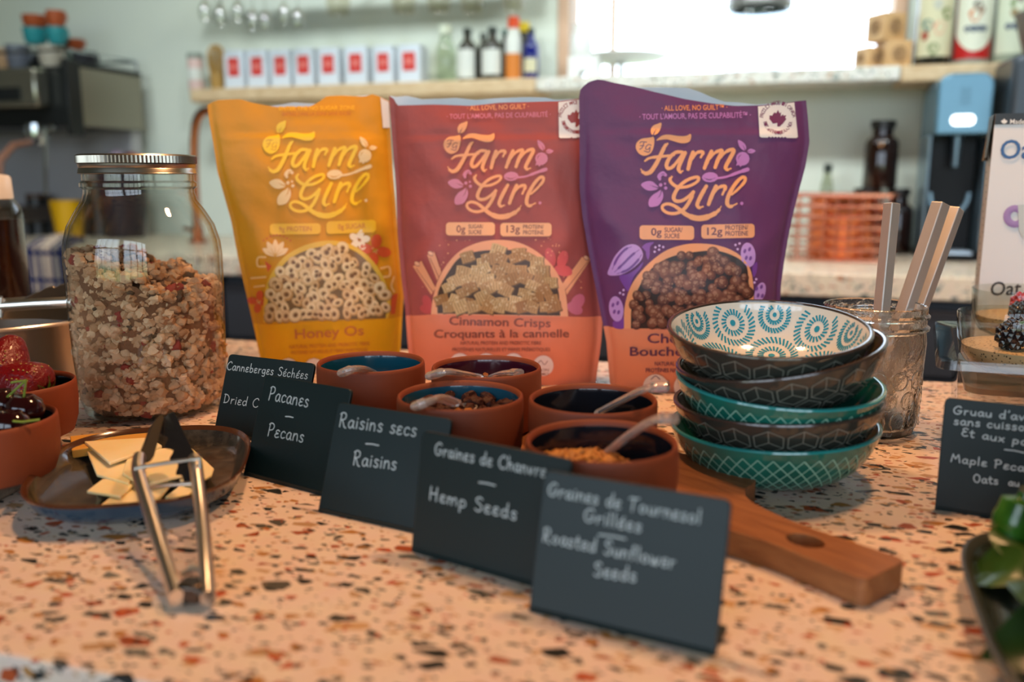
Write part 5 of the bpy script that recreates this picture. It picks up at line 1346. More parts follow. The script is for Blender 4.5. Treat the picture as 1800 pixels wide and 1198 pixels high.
def chia_bowl(c, r, label, lab2):
    t = thing('glass_bowl', label, 'glass bowl', c, 0, 'glass bowls in the tub'); z0 = .0585
    pr = [(0, z0), (.66 * r, z0), (.83 * r, z0 + .004), (.93 * r, z0 + .012), (.975 * r, z0 + .024), (r, z0 + .041)]
    m = MB(); m.lathe(pr + [(r * .992, z0 + .0422), (r * .975, z0 + .041)] + [(q * .965, z + .0012) for q, z in pr[::-1][1:]], 64, (c.x, c.y, 0)); m.build('bowl_glass', clear_mat('bowl_glass', 'F8FAF7', '8E9690', .015), t)
    m = MB(); pr2 = [(0, z0 + .002), (.63 * r, z0 + .002), (.79 * r, z0 + .006), (.89 * r, z0 + .0135), (.905 * r, z0 + .018), (.4 * r, z0 + .0185), (0, z0 + .0185)]
    m.lathe(pr2, 48, (c.x, c.y, 0))
    pud = mat('chia_pudding', 'BFA07A', .5); nt = pud.node_tree
    if not any(n.type == 'TEX_VORONOI' for n in nt.nodes):
        v = nt.nodes.new('ShaderNodeTexVoronoi'); v.inputs['Scale'].default_value = 330; rp = nt.nodes.new('ShaderNodeValToRGB'); tc = nt.nodes.new('ShaderNodeTexCoord')
        rp.color_ramp.elements[0].color = lin('3E3428'); rp.color_ramp.elements[1].color = lin('C2A680'); rp.color_ramp.elements[0].position = .18; rp.color_ramp.elements[1].position = .30
        nt.links.new(tc.outputs['Object'], v.inputs['Vector']); nt.links.new(v.outputs['Distance'], rp.inputs[0]); nt.links.new(rp.outputs[0], nt.nodes['Principled BSDF'].inputs['Base Color'])
    solo('chia_pudding', m, pud, lab2, 'pudding', None, 'stuff')
G1 = V(((1802 - 900) / F_PX * .665, .648, 0)); G2 = V(((1800 - 900) / F_PX * .815, .795, 0))
chia_bowl(G1, .0505, 'nearer glass bowl in the clear tub', 'speckled chia pudding in the nearer glass bowl')
chia_bowl(G2, .0500, 'farther glass bowl in the clear tub, in front of the carton', 'speckled chia pudding in the farther glass bowl')
berry_r = mat('raspberry_skin', '9E1A26', .3, coat=.2); berry_b = mat('blackberry_skin', '1C141C', .2, coat=.4)
def berry(p, r, mm, label, group, nm):
    m = MB(); m.ball(p, r * .8, 2)
    for k in range(34):
        f_ = (k + .5) / 34; ph = math.acos(1 - 2 * f_); th_ = 2.39996 * k; d = V((math.cos(th_) * math.sin(ph), math.sin(th_) * math.sin(ph), math.cos(ph))); m.ball(V(p) + d * r * .78, r * .27, 1)
    solo(nm, m, mm, label, nm, group)
berry(G1 + V((-.022, -.014, 0.087)), .0115, berry_b, 'black berry with a green leaf in the nearer glass bowl', None, 'blackberry')
berry(G1 + V((-.004, .012, 0.085)), .012, berry_b, 'black berry farther back in the nearer glass bowl', None, 'blackberry')
berry(G1 + V((.004, -.026, 0.086)), .011, berry_r, 'red raspberry at the front of the nearer glass bowl', None, 'raspberry')
berry(G2 + V((-.014, -.010, 0.089)), .0115, berry_r, 'red raspberry in the farther glass bowl, at the left', None, 'raspberry')
berry(G2 + V((.014, -.006, 0.087)), .011, berry_r, 'red raspberry in the farther glass bowl, at the right', None, 'raspberry')
berry(G2 + V((-.024, -.024, 0.084)), .010, berry_b, 'black berry low in the farther glass bowl', None, 'blackberry')
leaf_green = mat('leaf_green', '3E6A1E', .35, spec=.5, vary=(30, '27500F', .3, .7))
def leaf_mesh(m, p, d, up, ln, wd, curl=.25, rows=9):
    d = V(d).normalized(); sd = d.cross(V(up)).normalized(); nn_ = sd.cross(d).normalized(); vs = []; p = V(p)
    for i in range(rows + 1):
        t_ = i / rows; w = wd * math.sin(math.pi * min(1, t_ ** .75)) ** .8 if 0 < t_ < 1 else .0003
        c = p + d * (ln * t_) - nn_ * (curl * ln * t_ * t_)
        for j in (-2, -1, 0, 1, 2): vs.append(c + sd * (w * j / 2) + nn_ * (abs(j) * w * .16 + .10 * w * math.sin(t_ * 9 + j)))
    m.add(vs, [(i * 5 + j, i * 5 + j + 1, (i + 1) * 5 + j + 1, (i + 1) * 5 + j) for i in range(rows) for j in range(4)])
m = MB(); leaf_mesh(m, G1 + V((-.018, -.018, .094)), (.8, -.5, .25), (0, 0, 1), .018, .006); leaf_mesh(m, G1 + V((-.018, -.018, .094)), (.3, .8, .35), (0, 0, 1), .014, .005); solo('mint_sprig', m, leaf_green, 'tiny green mint sprig on the black berry', 'mint')

# oat milk carton
CO = D(1715, 560, .870); CO.z = 0; CO.x = (1739 - 900) / F_PX * (.87 * CP - .0)
yaw = R(-24); cu, cv = V((math.cos(yaw), math.sin(yaw), 0)), V((-math.sin(yaw), math.cos(yaw), 0)); CW, CDp, CHt = .104, .060, .2600
def cf(x, y, z): return CO + cu * x + cv * y + V((0, 0, z))
t = thing('milk_carton', 'white oat milk carton with a black top band, at the right edge', 'carton', CO, yaw)
paper = mat('carton_white', 'DCDCDA', .35); kraft = mat('carton_side', 'B09A86', .45); blackp = mat('carton_black', '1B1A1C', .35)
m = MB(); m.add([cf(x, y, z) for z in (0, CHt) for x, y in ((0, 0), (CW, 0), (CW, CDp), (0, CDp))], [(0, 1, 5, 4), (1, 2, 6, 5), (2, 3, 7, 6), (0, 3, 2, 1), (4, 5, 6, 7)], 0); m.add([cf(0, y, z) for y, z in ((0, 0), (0, CHt), (CDp, CHt), (CDp, 0))], [(0, 1, 2, 3)], 1); m.build('carton_body', [paper, kraft], t, smooth=False)
m = MB(); m.prism([(0, 0), (CW, 0), (CW, .0095), (0, .0095)], .0002, .0008, frame=lambda x, y, z: cf(x, -z, CHt - .0095 + y)); m.prism([(0, 0), (CW, 0), (CW, CDp), (0, CDp)], 0, .0008, frame=lambda x, y, z: cf(x, y, CHt + z)); m.build('top_band', blackp, t, smooth=False, label=None) if False else m.build('top_band', blackp, t, smooth=False)
m = MB(); m.add([cf(-.0004, .006, CHt), cf(-.0004, CDp - .006, CHt), cf(-.006, CDp / 2, CHt - .043), cf(-.0008, CDp / 2, CHt - .043)], [(0, 1, 2, 3)]); m.add([cf(-.0012, .002, CHt + .0006), cf(-.0012, CDp, CHt + .0006), cf(-.004, CDp * .7, CHt - .040), cf(-.004, .004, CHt - .040)], [(0, 1, 2, 3)]); m.build('folded_flap', blackp, t, smooth=False)
m = MB(); m.lathe([(.013, 0), (.0135, .001), (.013, .013), (0, .013)], 28, cf(.062, CDp * .55, CHt)); m.build('screw_cap', white_paint, t)
def carton_uv(x, y): p = hit(x, y, CO, cv) - CO; return p.dot(cu), p.z
def carton_text(m, s, p0, p1, cap):
    (a0, b0), (a1, b1) = carton_uv(*p0), carton_uv(*p1); capm = abs(carton_uv(p0[0], p0[1] - cap)[1] - b0); vs, fs = type_mesh(s)
    m.add([cf(a0 + (a1 - a0) * x, -.0012, b0 + (b1 - b0) * x + y * capm / .7) for x, y in vs], fs)
m = MB(); carton_text(m, 'Oatly', (1757, 279), (1862, 277), 33); m.build('lettering', mat('carton_blue', '2E5E96', .4), t, smooth=False)
m = MB(); carton_text(m, 'Oat', (1740, 519), (1794, 517), 24); m.build('lettering', mat('carton_ink', '2C2C30', .4), t, smooth=False)
m = MB(); carton_text(m, 'Made with oats', (1775, 217.5), (1850, 217), 8)
for hx in (1,):
    a_ = Art(None); maple(a_, 1765, 214, 6, 'FFFFFF')
    q = [carton_uv(*p) for p in a_.items[0][0]]; m.add([cf(x, -.0012, z) for x, z in q], [tuple(range(len(q)))])
m.build('lettering', white_paint, t, smooth=False)
m = MB(); ring = [carton_uv(1784 + 14 * math.cos(k * math.pi / 12), 380 + 14 * math.sin(k * math.pi / 12)) for k in range(24)]
m.tube([cf(x, -.0011, z) for x, z in ring], .0032, 6, closed=True, flat=(1, 1)); m.v = [cf((p - CO).dot(cu), max(-.0014, min(-.0008, (p - CO).dot(cv))), p.z) for p in m.v]; m.build('mug_picture', mat('carton_lilac', '9A7CB0', .4), t)
m = MB(); q = [carton_uv(x, y) for x, y in ((1789, 360), (1850, 356), (1850, 420), (1800, 420), (1791, 405))]; m.add([cf(x, -.0016, z) for x, z in q], [tuple(range(5))]); m.build('mug_picture', mat('carton_grey', 'BFC6C2', .4), t)
m = MB()
for k in range(26): m.box(cf(-.0003, .012 + .008 * (k % 5), .05 + .0065 * k), (.0004, .006, .0012), yaw)
m.build('side_print', mat('carton_side_ink', '6E5C4C', .5), t, smooth=False)

# dish of greens, lower right
GC = V((.2945, .328, 0))
gl_green = mat('moss_glaze', '2C3226', .25, coat=.3); gl_edge = mat('moss_glaze_rim', '33342A', .5)
dish('dish', GC, .098, .100, 4.0, R(-20), [(.86, 0), (.92, .003), (.97, .010), (.995, .016)], [(.95, .0155), (.90, .009), (.80, .0055), (.3, .005)], (gl_green, gl_edge, gl_green), 'moss green square dish of leafy greens, at the lower right corner', 'dish')
rr = random.Random(6)
leaf_tr = [mat('spinach_dark', '10260A', .32, vary=(40, '1C3A10', .3, .7)), mat('spinach_mid', '1C3C0E', .32, vary=(40, '2C4E16', .3, .7)), mat('spinach_light', '34561A', .32, vary=(40, '24440F', .3, .7))]
for k in range(46):
    x, y = rr.uniform(-.062, .04), rr.uniform(-.09, .062)
    if k < 8: x, y = -.052 + .004 * rr.random(), -.075 + .016 * k
    z = .012 + .05 * rr.random() * min(1, (x + .065) / .035)
    d = (rr.uniform(-1, .6), rr.uniform(-.8, .9), rr.uniform(-.1, .9)); m = MB()
    leaf_mesh(m, GC + V((x, y, z)), d, (rr.uniform(-.4, .4), rr.uniform(-1, .2), 1), rr.uniform(.035, .058), rr.uniform(.014, .022), rr.uniform(.1, .5))
    lb = ['dark', 'mid green', 'light green'][k % 3]
    solo('salad_leaf', m, leaf_tr[k % 3], 'loose %s salad leaf among the greens on the moss dish' % lb, 'leaf', lb + ' salad leaves on the dish')
tl = thing('mini_cucumber', 'glossy green mini cucumber standing up out of the greens', 'cucumber', D(1790, 940, .42))
m = MB(); m.tube([D(x, y, .415) for x, y in catmull([(1783, 985), (1782, 950), (1788, 910), (1806, 868)], 5)], [.006, .0095, .0105, .011, .010, .004], 16); m.build('skin', mat('cucumber_skin', '2A5A14', .22, coat=.4, vary=(60, '427A22', .4, .7)), tl)
m = MB(); m.tube([D(1783, 985, .415), D(1779, 999, .414)], .003, 8); m.build('stem', mat('cucumber_stem', '9AA86A', .5), tl)
# ================================================================== the back wall and back counter
def Wp(u, off, z): return uvw(u, WALL_V - off, z)
def wu(x, y, off): return along(BW(x, y, off))
def wz(x, y, off): return BW(x, y, off).z
def wk(x, off): p = BW(x, 200, off); return (p.y * CP + .05 * SP) / F_PX     # metres per picture point at that depth
def wbox(m, u0, u1, o0, o1, z0, z1, mi=0): return m.box(Wp((u0 + u1) / 2, (o0 + o1) / 2, (z0 + z1) / 2), (abs(u1 - u0), abs(o1 - o0), abs(z1 - z0)), TURN, mi)
tin_w = mat('tin_white', 'D3DAE2', .35); tin_red = mat('tin_red', 'CC3A34', .4); tin_mark = mat('tin_mark', 'E48A80', .4)
dark_cap = mat('dark_cap', '26302A', .4); amber = mat('amber_glass', '1E0F0A', .08, coat=.6); copper = mat('copper', 'E0845A', .22, 1)

# tea tins on the oak shelf
def tin(u, off, z, w, h, label):
    t = thing('tea_tin', label, 'tin', Wp(u, off, z), TURN, 'row of tea tins on the oak shelf')
    m = MB(); wbox(m, u - w / 2, u + w / 2, off - w * .45, off + w * .45, z, z + h * .9); m.build('tin_body', tin_w, t, bevel=.003)
    m = MB(); wbox(m, u - w * .47, u + w * .47, off - w * .42, off + w * .42, z + h * .9, z + h); m.build('lid', tin_w, t, bevel=.003)
    m = MB(); wbox(m, u - w * .28, u + w * .28, off + w * .45, off + w * .455, z + h * .33, z + h * .80); wbox(m, u - w * .10, u + w * .10, off + w * .455, off + w * .457, z + h * .50, z + h * .64, 1); m.build('label', [tin_red, tin_mark], t, smooth=False)
    return t
order = ('first', 'second', 'third', 'fourth', 'fifth')
off = .115
for i, (x0, x1, yt, yb) in enumerate(((401, 440, 90, 150), (441, 481, 89, 149), (482, 521, 88, 147), (522, 562, 86, 145), (565, 606, 85, 144), (612, 655, 83, 143), (661, 700, 82, 141), (705, 748, 80, 140))):
    k = wk((x0 + x1) / 2, off); w = (x1 - x0) * k * .97
    tin(wu((x0 + x1) / 2, 120, off), off, SHELF_Z, w, wz((x0 + x1) / 2, yt, off) - SHELF_Z, '%s white tea tin with a red square, %s of tins' % (order[i] if i < 5 else ('first', 'middle', 'last')[i - 5], 'in the left run' if i < 5 else 'in the right run'))

def bottle(x, yt, yb, wpx, off, z0, mats, label, name='bottle', neck=.38, shoulder=.62, capc=None, labels=None, group=None, cap_h=.10):
    """turned bottle: body, cap, wrapped label"""
    k = wk(x, off); u = wu(x, (yt + yb) / 2, off); r = wpx * k / 2; H = wz(x, yt, off) - z0; c = Wp(u, off, z0)
    t = thing(name, label, 'bottle', c, TURN, group)
    m = MB(); m.lathe([(0, 0), (r * .94, 0), (r, H * .02), (r, H * shoulder), (r * .92, H * (shoulder + .06)), (r * neck * 1.1, H * (shoulder + .17)), (r * neck, H * (shoulder + .2)), (r * neck, H * (1 - cap_h)), (0, H * (1 - cap_h))], 28, c); m.build('bottle_body', mats[0], t)
    m = MB(); m.lathe([(r * neck * 1.15, H * (1 - cap_h)), (r * neck * 1.2, H * (1 - cap_h * .5)), (r * neck * 1.1, H), (0, H)], 20, c); m.build('cap', mats[1], t)
    for a0, z_0, z_1, mm in (labels or []):
        m = MB(); n_ = 14; an = -math.pi / 2 + TURN; vs = []
        for zz in (z_0, z_1): vs += [c + V((r * 1.012 * math.cos(an + a0 * (2 * i / n_ - 1)), r * 1.012 * math.sin(an + a0 * (2 * i / n_ - 1)), H * zz)) for i in range(n_ + 1)]
        m.add(vs, [(i, i + 1, n_ + 2 + i, n_ + 1 + i) for i in range(n_)]); m.build('label', mm, t)
    return t
smoke = mat('smoky_glass', '3A3830', .1, coat=.5); paper_l = mat('paper_label', 'D6D8D0', .6); cream_l = mat('cream_label', 'CFC8A4', .6)
orange_l = mat('orange_label', 'D07A2C', .5); blue_g = mat('cobalt_glass', '10186A', .08, coat=.6); clear_b = clear_mat('carafe_glass', 'EEF4EA', '9AA090', .04)
t = bottle(784, 45, 137, 34, .10, SHELF_Z, (clear_b, mat('frosted_stopper', 'DDE6D6', .4)), 'clear glass carafe on the oak shelf, right of the tea tins', 'carafe', .6, .55, cap_h=.16)
bottle(822, 50, 133, 34, .11, SHELF_Z, (smoke, dark_cap), 'smoky bottle with a tall pale label, first right of the carafe', labels=[(1.1, .08, .60, paper_l)])
bottle(850, 58, 133, 26, .06, SHELF_Z, (smoke, dark_cap), 'short dark bottle half hidden behind the round-labelled bottle')
bottle(866, 48, 133, 38, .12, SHELF_Z, (smoke, dark_cap), 'dark bottle with a broad pale label, second right of the carafe', labels=[(1.1, .12, .58, paper_l)])
bottle(887, 52, 132, 24, .05, SHELF_Z, (smoke, mat('teal_cap', '3A5A54', .4)), 'slim bottle with a teal cap behind the orange-labelled bottle')
bottle(903, 30, 133, 28, .13, SHELF_Z, (paper_l, mat('red_cap', 'D84A1C', .4)), 'bottle with an orange label and a red cap', neck=.62, cap_h=.18, labels=[(1.3, .02, .42, orange_l)])
bottle(921, 40, 132, 22, .06, SHELF_Z, (smoke, mat('yellow_cap', 'CDB212', .4)), 'bottle with a yellow cap behind the blue bottle', neck=.8, cap_h=.16)
bottle(934, 50, 132, 26, .12, SHELF_Z, (blue_g, dark_cap), 'cobalt blue bottle at the right end of the oak shelf', labels=[(1.0, .15, .42, cream_l)])
k = wk(344, .1); c = Wp(wu(344, 120, .1), .1, SHELF_Z)
t = thing('spice_jar', 'small pink and white labelled jar at the left end of the oak shelf', 'jar', c, TURN); h = wz(344, 94, .1) - SHELF_Z
m = MB(); m.lathe([(0, 0), (13 * k, 0), (13 * k, h * .85), (12 * k, h * .88), (0, h * .88)], 24, c); m.build('jar_body', mat('pink_label', 'D4B4AC', .5), t)
m = MB(); m.lathe([(13.2 * k, h * .30), (13.3 * k, h * .32), (13.3 * k, h * .58), (13.2 * k, h * .60)], 24, c); m.build('label', paper_l, t)
m = MB(); m.lathe([(13.5 * k, h * .86), (13.5 * k, h * .99), (12.5 * k, h), (0, h)], 24, c); m.build('lid', mat('grey_lid', '8A948A', .4), t)
k = wk(381, .1); c = Wp(wu(381, 120, .1), .1, SHELF_Z); h = wz(381, 79, .1) - SHELF_Z
t = thing('bamboo_whisk', 'golden bamboo tea whisk standing beside the first tea tin', 'whisk', c, TURN)
m = MB(); m.lathe([(0, 0), (11 * k, 0), (12 * k, h * .3), (11.5 * k, h * .38), (0, h * .38)], 20, c); m.build('handle', mat('bamboo', 'A8813F', .5), t)
m = MB()
for q in range(36):
    a_ = q * math.pi / 18; m.tube([c + V((rr_ * k * math.cos(a_), rr_ * k * math.sin(a_), h * zz)) for rr_, zz in ((10.5, .36), (14, .6), (14.5, .8), (10, .95), (4, 1.0))], .6 * k, 5)
o = m.build('tines', mat('bamboo_pale', 'B48C4A', .5), t); o['kind'] = 'stuff'

# rack of hanging glasses above the shelf
RZ = wz(450, -62, .22)
m = MB()
for o_ in (.17, .205, .24): wbox(m, wu(335, 0, .2), wu(940, 0, .2), o_ - .008, o_ + .008, RZ, RZ + .012)
for x_ in (340, 640, 935): wbox(m, wu(x_, 0, .2) - .01, wu(x_, 0, .2) + .01, .003, .25, RZ + .012, RZ + .02)
rack = solo('glass_rack', m, oak, 'wooden stemware rack above the oak shelf with glasses hanging from it', 'rack')
wine = clear_mat('wine_glass', 'FAFCF8', 'D8E0D2', .08, refl=7.0); smokew = clear_mat('smoked_glass', 'F2EEE4', 'CFC8B8', .06)
def hang_glass(x, yb, wpx, off, mm, label, group):
    k = wk(x, off); u = wu(x, yb, off); z = wz(x, yb, off); r = wpx * k / 2; c = Wp(u, off, 0); top = RZ - .001
    t = thing('wine_glass', label, 'glass', Wp(u, off, top), TURN, group)
    m = MB(); m.lathe([(r * .82, z), (r, z + r * .9), (r * .95, z + r * 1.6), (r * .5, z + r * 2.4), (r * .12, z + r * 2.8), (r * .1, z + r * 2.9)], 28, c); m.build('bowl', mm, t)
    m = MB(); m.lathe([(r * .10, z + r * 2.8), (r * .09, top - .006), (r * .3, top - .003), (r * .85, top - .0005), (0, top)], 20, c); m.build('stem', mm, t)
nth = ('leftmost', 'second from the left', 'third from the left', 'middle one', 'third from the right', 'second from the right', 'rightmost')
for (x, yb), q in zip(((363, 36), (390, 43), (420, 36), (446, 50), (468, 53), (501, 40), (525, 49)), nth): hang_glass(x, yb, 24, .24 if x in (468, 525, 390) else .17, wine, 'clear wine glass hanging upside down above the tea tins, %s of seven' % q, 'clear hanging wine glasses')
for (x, yb), q in zip(((595, 26), (710, 24), (772, 22), (830, 22), (903, 20)), ('leftmost', 'second from the left', 'middle one', 'second from the right', 'rightmost')): hang_glass(x, yb, 40, .2, smokew, 'faint smoky glass hanging upside down at the top, %s of five' % q, 'smoky hanging glasses')

# ledge under the window: white stand and pitcher, big jar, stamped blocks
lz = LEDGE_TOP
c = Wp(wu(1092, 110, .03), .03, lz); k = wk(1085, .06)
t = thing('cake_stand', 'white footed cake stand on the window ledge', 'stand', c, TURN)
m = MB(); m.lathe([(0, 0), (28 * k, 0), (26 * k, 4 * k), (6 * k, 10 * k), (5 * k, 26 * k), (14 * k, 32 * k), (0, 33 * k)], 32, c); m.build('foot', white_paint, t)
m = MB(); m.lathe([(0, 32 * k), (70 * k, 35 * k), (82 * k, 40 * k), (82 * k, 42 * k), (66 * k, 38 * k), (0, 37 * k)], 48, c); m.build('plate', white_paint, t)
c = Wp(wu(1030, 110, .14), .15, lz); 
t = thing('bridge_block', 'white arched block at the left end of the window ledge', 'block', c, TURN)
m = MB(); kk = wk(1030, .15); arc = [(q[0] * 8.5 * kk, 9 * kk * q[1]) for q in ((1, 0), (.9, .6), (.5, .95), (0, 1.1), (-.5, .95), (-.9, .6), (-1, 0))]
m.prism([(-26 * kk, 0), (-26 * kk, 34 * kk), (26 * kk, 34 * kk), (26 * kk, 0)] + arc, -.03, .03, frame=lambda x, y, z: c + UX * x + UY * z + V((0, 0, y))); m.build('arch', white_paint, t, smooth=False)
pc = Wp(wu(1022, 80, .15), .15, lz + 34 * kk + .0005)
t = thing('pitcher', 'white ceramic pitcher standing on the arched block', 'pitcher', pc, TURN)
m = MB(); m.lathe([(0, 0), (17 * kk, 0), (20 * kk, 10 * kk), (18 * kk, 30 * kk), (13 * kk, 46 * kk), (14 * kk, 54 * kk), (12.5 * kk, 54 * kk), (11.5 * kk, 46 * kk), (16 * kk, 28 * kk), (0, 4 * kk)], 32, pc); m.build('pitcher_body', white_paint, t)
m = MB(); m.tube([pc + UX * (x * kk) + V((0, 0, z * kk)) for x, z in ((15, 46), (26, 44), (29, 32), (25, 20), (18, 15))], 2.2 * kk, 8); m.build('handle', white_paint, t)
c = Wp(wu(1333, 60, .05), .05, lz); k = wk(1333, .05)
t = thing('storage_jar', 'large clear storage jar with a grey lid in front of the bright window', 'jar', c, TURN)
m = MB(); m.lathe([(0, 0), (52 * k, 0), (55 * k, 4 * k), (55 * k, 100 * k), (52 * k, 108 * k), (50 * k, 110 * k), (50 * k, 100 * k), (52 * k, 6 * k), (0, 3 * k)], 40, c); m.build('jar_glass', clear_mat('storage_glass', 'EEF2F4', '8A9098', .02), t)
m = MB(); m.lathe([(51 * k, 109 * k), (54 * k, 112 * k), (54 * k, 126 * k), (50 * k, 132 * k), (0, 134 * k)], 40, c); m.build('lid', mat('zinc_lid', '8C8C88', .4, .6), t)
block_w = mat('block_wood', 'D0A878', .6, vary=(20, 'C0925E', .3, .7)); block_s = mat('stamp_ink', '7A5A3C', .7)
def block(x0, x1, yt, off, z, label, turn):
    k = wk(x0, off); s = (x1 - x0) * k * .86; p = Wp(wu((x0 + x1) / 2, 80, off), off, z + s / 2 + .0005)
    t = thing('wooden_block', label, 'block', p - V((0, 0, s / 2)), TURN + turn, 'stamped wooden blocks on the ledge')
    m = MB(); m.box(p, (s, s, s), TURN + turn); m.build('cube', block_w, t, bevel=.003)
    m = MB(); rot = Matrix.Rotation(TURN + turn, 3, 'Z')
    for fx in ((0, -1), (-1, 0)):
        nrm = rot @ V((*fx, 0)); tx = V((0, 0, 1)).cross(nrm)
        for r0 in (.16, .26): m.tube([p + nrm * (s / 2 + .0006) + tx * (s * r0 * math.cos(a_ * .5236)) + V((0, 0, s * r0 * math.sin(a_ * .5236))) for a_ in range(12)], s * .022, 5, closed=True)
        for q in range(4): m.tube([p + nrm * (s / 2 + .0006) + tx * (s * x) + V((0, 0, s * z_)) for x, z_ in ((-.1 + .05 * q, -.1), (-.1 + .05 * q, .1))], s * .014, 5)
    m.build('stamp', block_s, t); return s
s_ = block(1509, 1552, 77, .10, lz, 'stamped wooden block, lower left of the three', R(32))
s2_ = block(1545, 1597, 66, .115, lz, 'stamped wooden block, lower right of the three', R(20))
block(1529, 1582, 27, .108, lz + max(s_, s2_) + .0005, 'stamped wooden block resting on the other two', R(35))

# liquor bottles on the right shelf
lq = 'liquor bottles on the right shelf'
def liquor(x, wpx, yb, glass, lab, art, label, oval=None):
    off = .12; k = wk(x, off); u = wu(x, 60, off); r = wpx * k / 2; c = Wp(u, off, LEDGE_TOP); H = r * 7.2
    t = thing('liquor_bottle', label, 'bottle', c, TURN, lq)
    m = MB(); m.lathe([(0, 0), (r * .95, 0), (r, r * .1), (r, r * 4.3), (r * .85, r * 4.8), (r * .4, r * 5.4), (r * .36, r * 6.6), (0, r * 6.6)], 36, c); m.build('bottle_body', glass, t)
    m = MB(); m.lathe([(r * .42, r * 6.5), (r * .42, r * 7.2), (0, r * 7.2)], 24, c); m.build('cap', dark_cap, t)
    an = -math.pi / 2 + TURN
    def patch(pts, mm, nm, e_):
        m = MB(); vs = [c + V((r * (1.01 + e_) * math.cos(an + a_), r * (1.01 + e_) * math.sin(an + a_), r * z)) for a_, z in pts]; m.add(vs, [tuple(range(len(vs)))]); m.build(nm, mm, t)
    def grid(a0, z0, z1, mm, nm, e_, curve=0):
        m = MB(); n_ = 14; vs = []
        for j in range(7): vs += [c + V((r * (1.01 + e_) * math.cos(an + a0 * (2 * i / n_ - 1)), r * (1.01 + e_) * math.sin(an + a0 * (2 * i / n_ - 1)), r * (z1 + (z0 - z1) * (j / 6) * (1 - curve * (2 * i / n_ - 1) ** 2)))) for i in range(n_ + 1)]
        m.add(vs, [(j * (n_ + 1) + i, j * (n_ + 1) + i + 1, (j + 1) * (n_ + 1) + i + 1, (j + 1) * (n_ + 1) + i) for j in range(6) for i in range(n_)]); m.build(nm, mm, t)
    if oval: grid(1.25, .35, 4.2, mat('red_band', 'B01818', .4), 'label_ground', 0); grid(1.15, .75, 4.2, lab, 'label', .008, .28)
    else: grid(1.15, .55, 4.2, lab, 'label', .004)
    for q, (a_, z, s, cc) in enumerate(art):
        patch([(a_ + s * math.cos(g) * (1 + .2 * math.sin(3 * g)), z + s * 1.2 * math.sin(g)) for g in [i * math.pi / 8 for i in range(16)]], mat('label_art_' + cc, cc, .6), 'label_art', .02 + .002 * q)
liquor(1641, 58, 103, mat('dark_green_glass', '14180F', .08, coat=.6), cream_l, [(-.5, 2.3, .28, '2E6A68'), (.15, 2.1, .34, 'D8A88A'), (.55, 2.9, .3, '6E7A48'), (-.6, 1.7, .22, 'A0503C'), (0, 3.4, .25, 'B8B8A8'), (-.1, .95, .3, '8A9068')], 'dark green liquor bottle with a busy cream label, left on the right shelf')
liquor(1709, 58, 100, mat('clear_spirit_glass', '8A9088', .1, coat=.5), mat('ivory_label', 'D8D8C4', .6), [(.0, 3.3, .22, '4A3A34'), (-.1, 2.75, .32, 'C87848'), (.2, 3.0, .2, '9A8A78'), (-.45, 2.0, .16, '5E6672'), (-.12, 2.0, .17, '54606E'), (.2, 2.0, .17, '5E6672'), (.48, 2.0, .15, '5A6470')], 'liquor bottle with an ivory label over a red band, middle of the right shelf', True)
liquor(1780, 60, 98, mat('pale_spirit_glass', '9CA694', .1, coat=.5), mat('sage_label', 'CDD2BA', .6), [(.0, 3.1, .42, '7A8A5C'), (.05, 3.5, .2, '6A4A48'), (-.2, 2.7, .2, '98805C'), (-.45, 2.0, .16, '5E6672'), (-.12, 2.0, .17, '54606E'), (.2, 2.0, .17, '5E6672'), (.48, 2.0, .15, '5A6470')], 'liquor bottle with a pale sage label, right on the right shelf')

# water dispenser
off = .33; u0, u1 = wu(1632, 300, off), wu(1741, 300, off); um = (u0 + u1) / 2; hw = (u1 - u0) / 2
zt, zm = wz(1690, 128, off), wz(1690, 236, off)
t = thing('water_dispenser', 'black and steel-blue water dispenser on the back counter', 'dispenser', Wp(um, .2, 0), TURN)
blk = mat('dispenser_black', '07090C', .4, spec=.25); bluep = mat('dispenser_blue', '587F92', .25, .3); silver = mat('dispenser_silver', '8AA2B0', .3, .8)
m = MB(); wbox(m, um - hw * .86, um + hw * .86, .08, .22, 0, zm + .02); wbox(m, um - hw * .98, um + hw * .98, .08, .34, 0, .018); m.build('body', blk, t, bevel=.006)
m = MB(); q = rounded([(-hw * .88, zm), (hw * .88, zm), (hw * .90, zt), (-hw * .90, zt)], [.006, .006, .035, .035], 6); m.prism(q, .08, off, frame=lambda x, y, z: Wp(um + x, z, y)); m.build('head', bluep, t, bevel=.008)
for sd in (-1, 1):
    m = MB(); wbox(m, um + sd * hw * .90, um + sd * hw * 1.0, .14, .30, .018, zm); m.build('side_rail', silver, t, bevel=.003)
m = MB(); q = rounded([(-.026, -.012), (.026, -.012), (.026, .012), (-.026, .012)], .0118, 6); zl_ = wz(1685, 211, off); m.prism(q, off, off + .002, frame=lambda x, y, z: Wp(um - .002 + x, z, zl_ + y)); m.build('lit_button', mat('lit_button', 'FFFFFF', .4, emit=('F4FAFF', 3.0)), t, smooth=False)
m = MB()
for q in range(4): wbox(m, um - .012, um + .012, off, off + .001, wz(1685, 158 + 8 * q, off), wz(1685, 156.5 + 8 * q, off))
m.build('dash_marks', mat('dispenser_mark', '46687A', .5), t, smooth=False)
m = MB(); m.tube([Wp(um, .27, zm - .001), Wp(um, .27, zm - .075)], [.012, .008], 12); m.build('spout', silver, t)
m = MB(); m.tube([Wp(um + .045 * math.cos(g), .225, zm - .14 + .06 * math.sin(g)) for g in [R(180 + 15 * i) for i in range(13)]], .006, 8); m.build('cup_guide', silver, t)
m = MB(); wbox(m, um - hw * .7, um + hw * .55, .30, .375, .018, .026); m.build('drip_tray', mat('tray_silver', 'AFC0D0', .3, .7), t, bevel=.002)
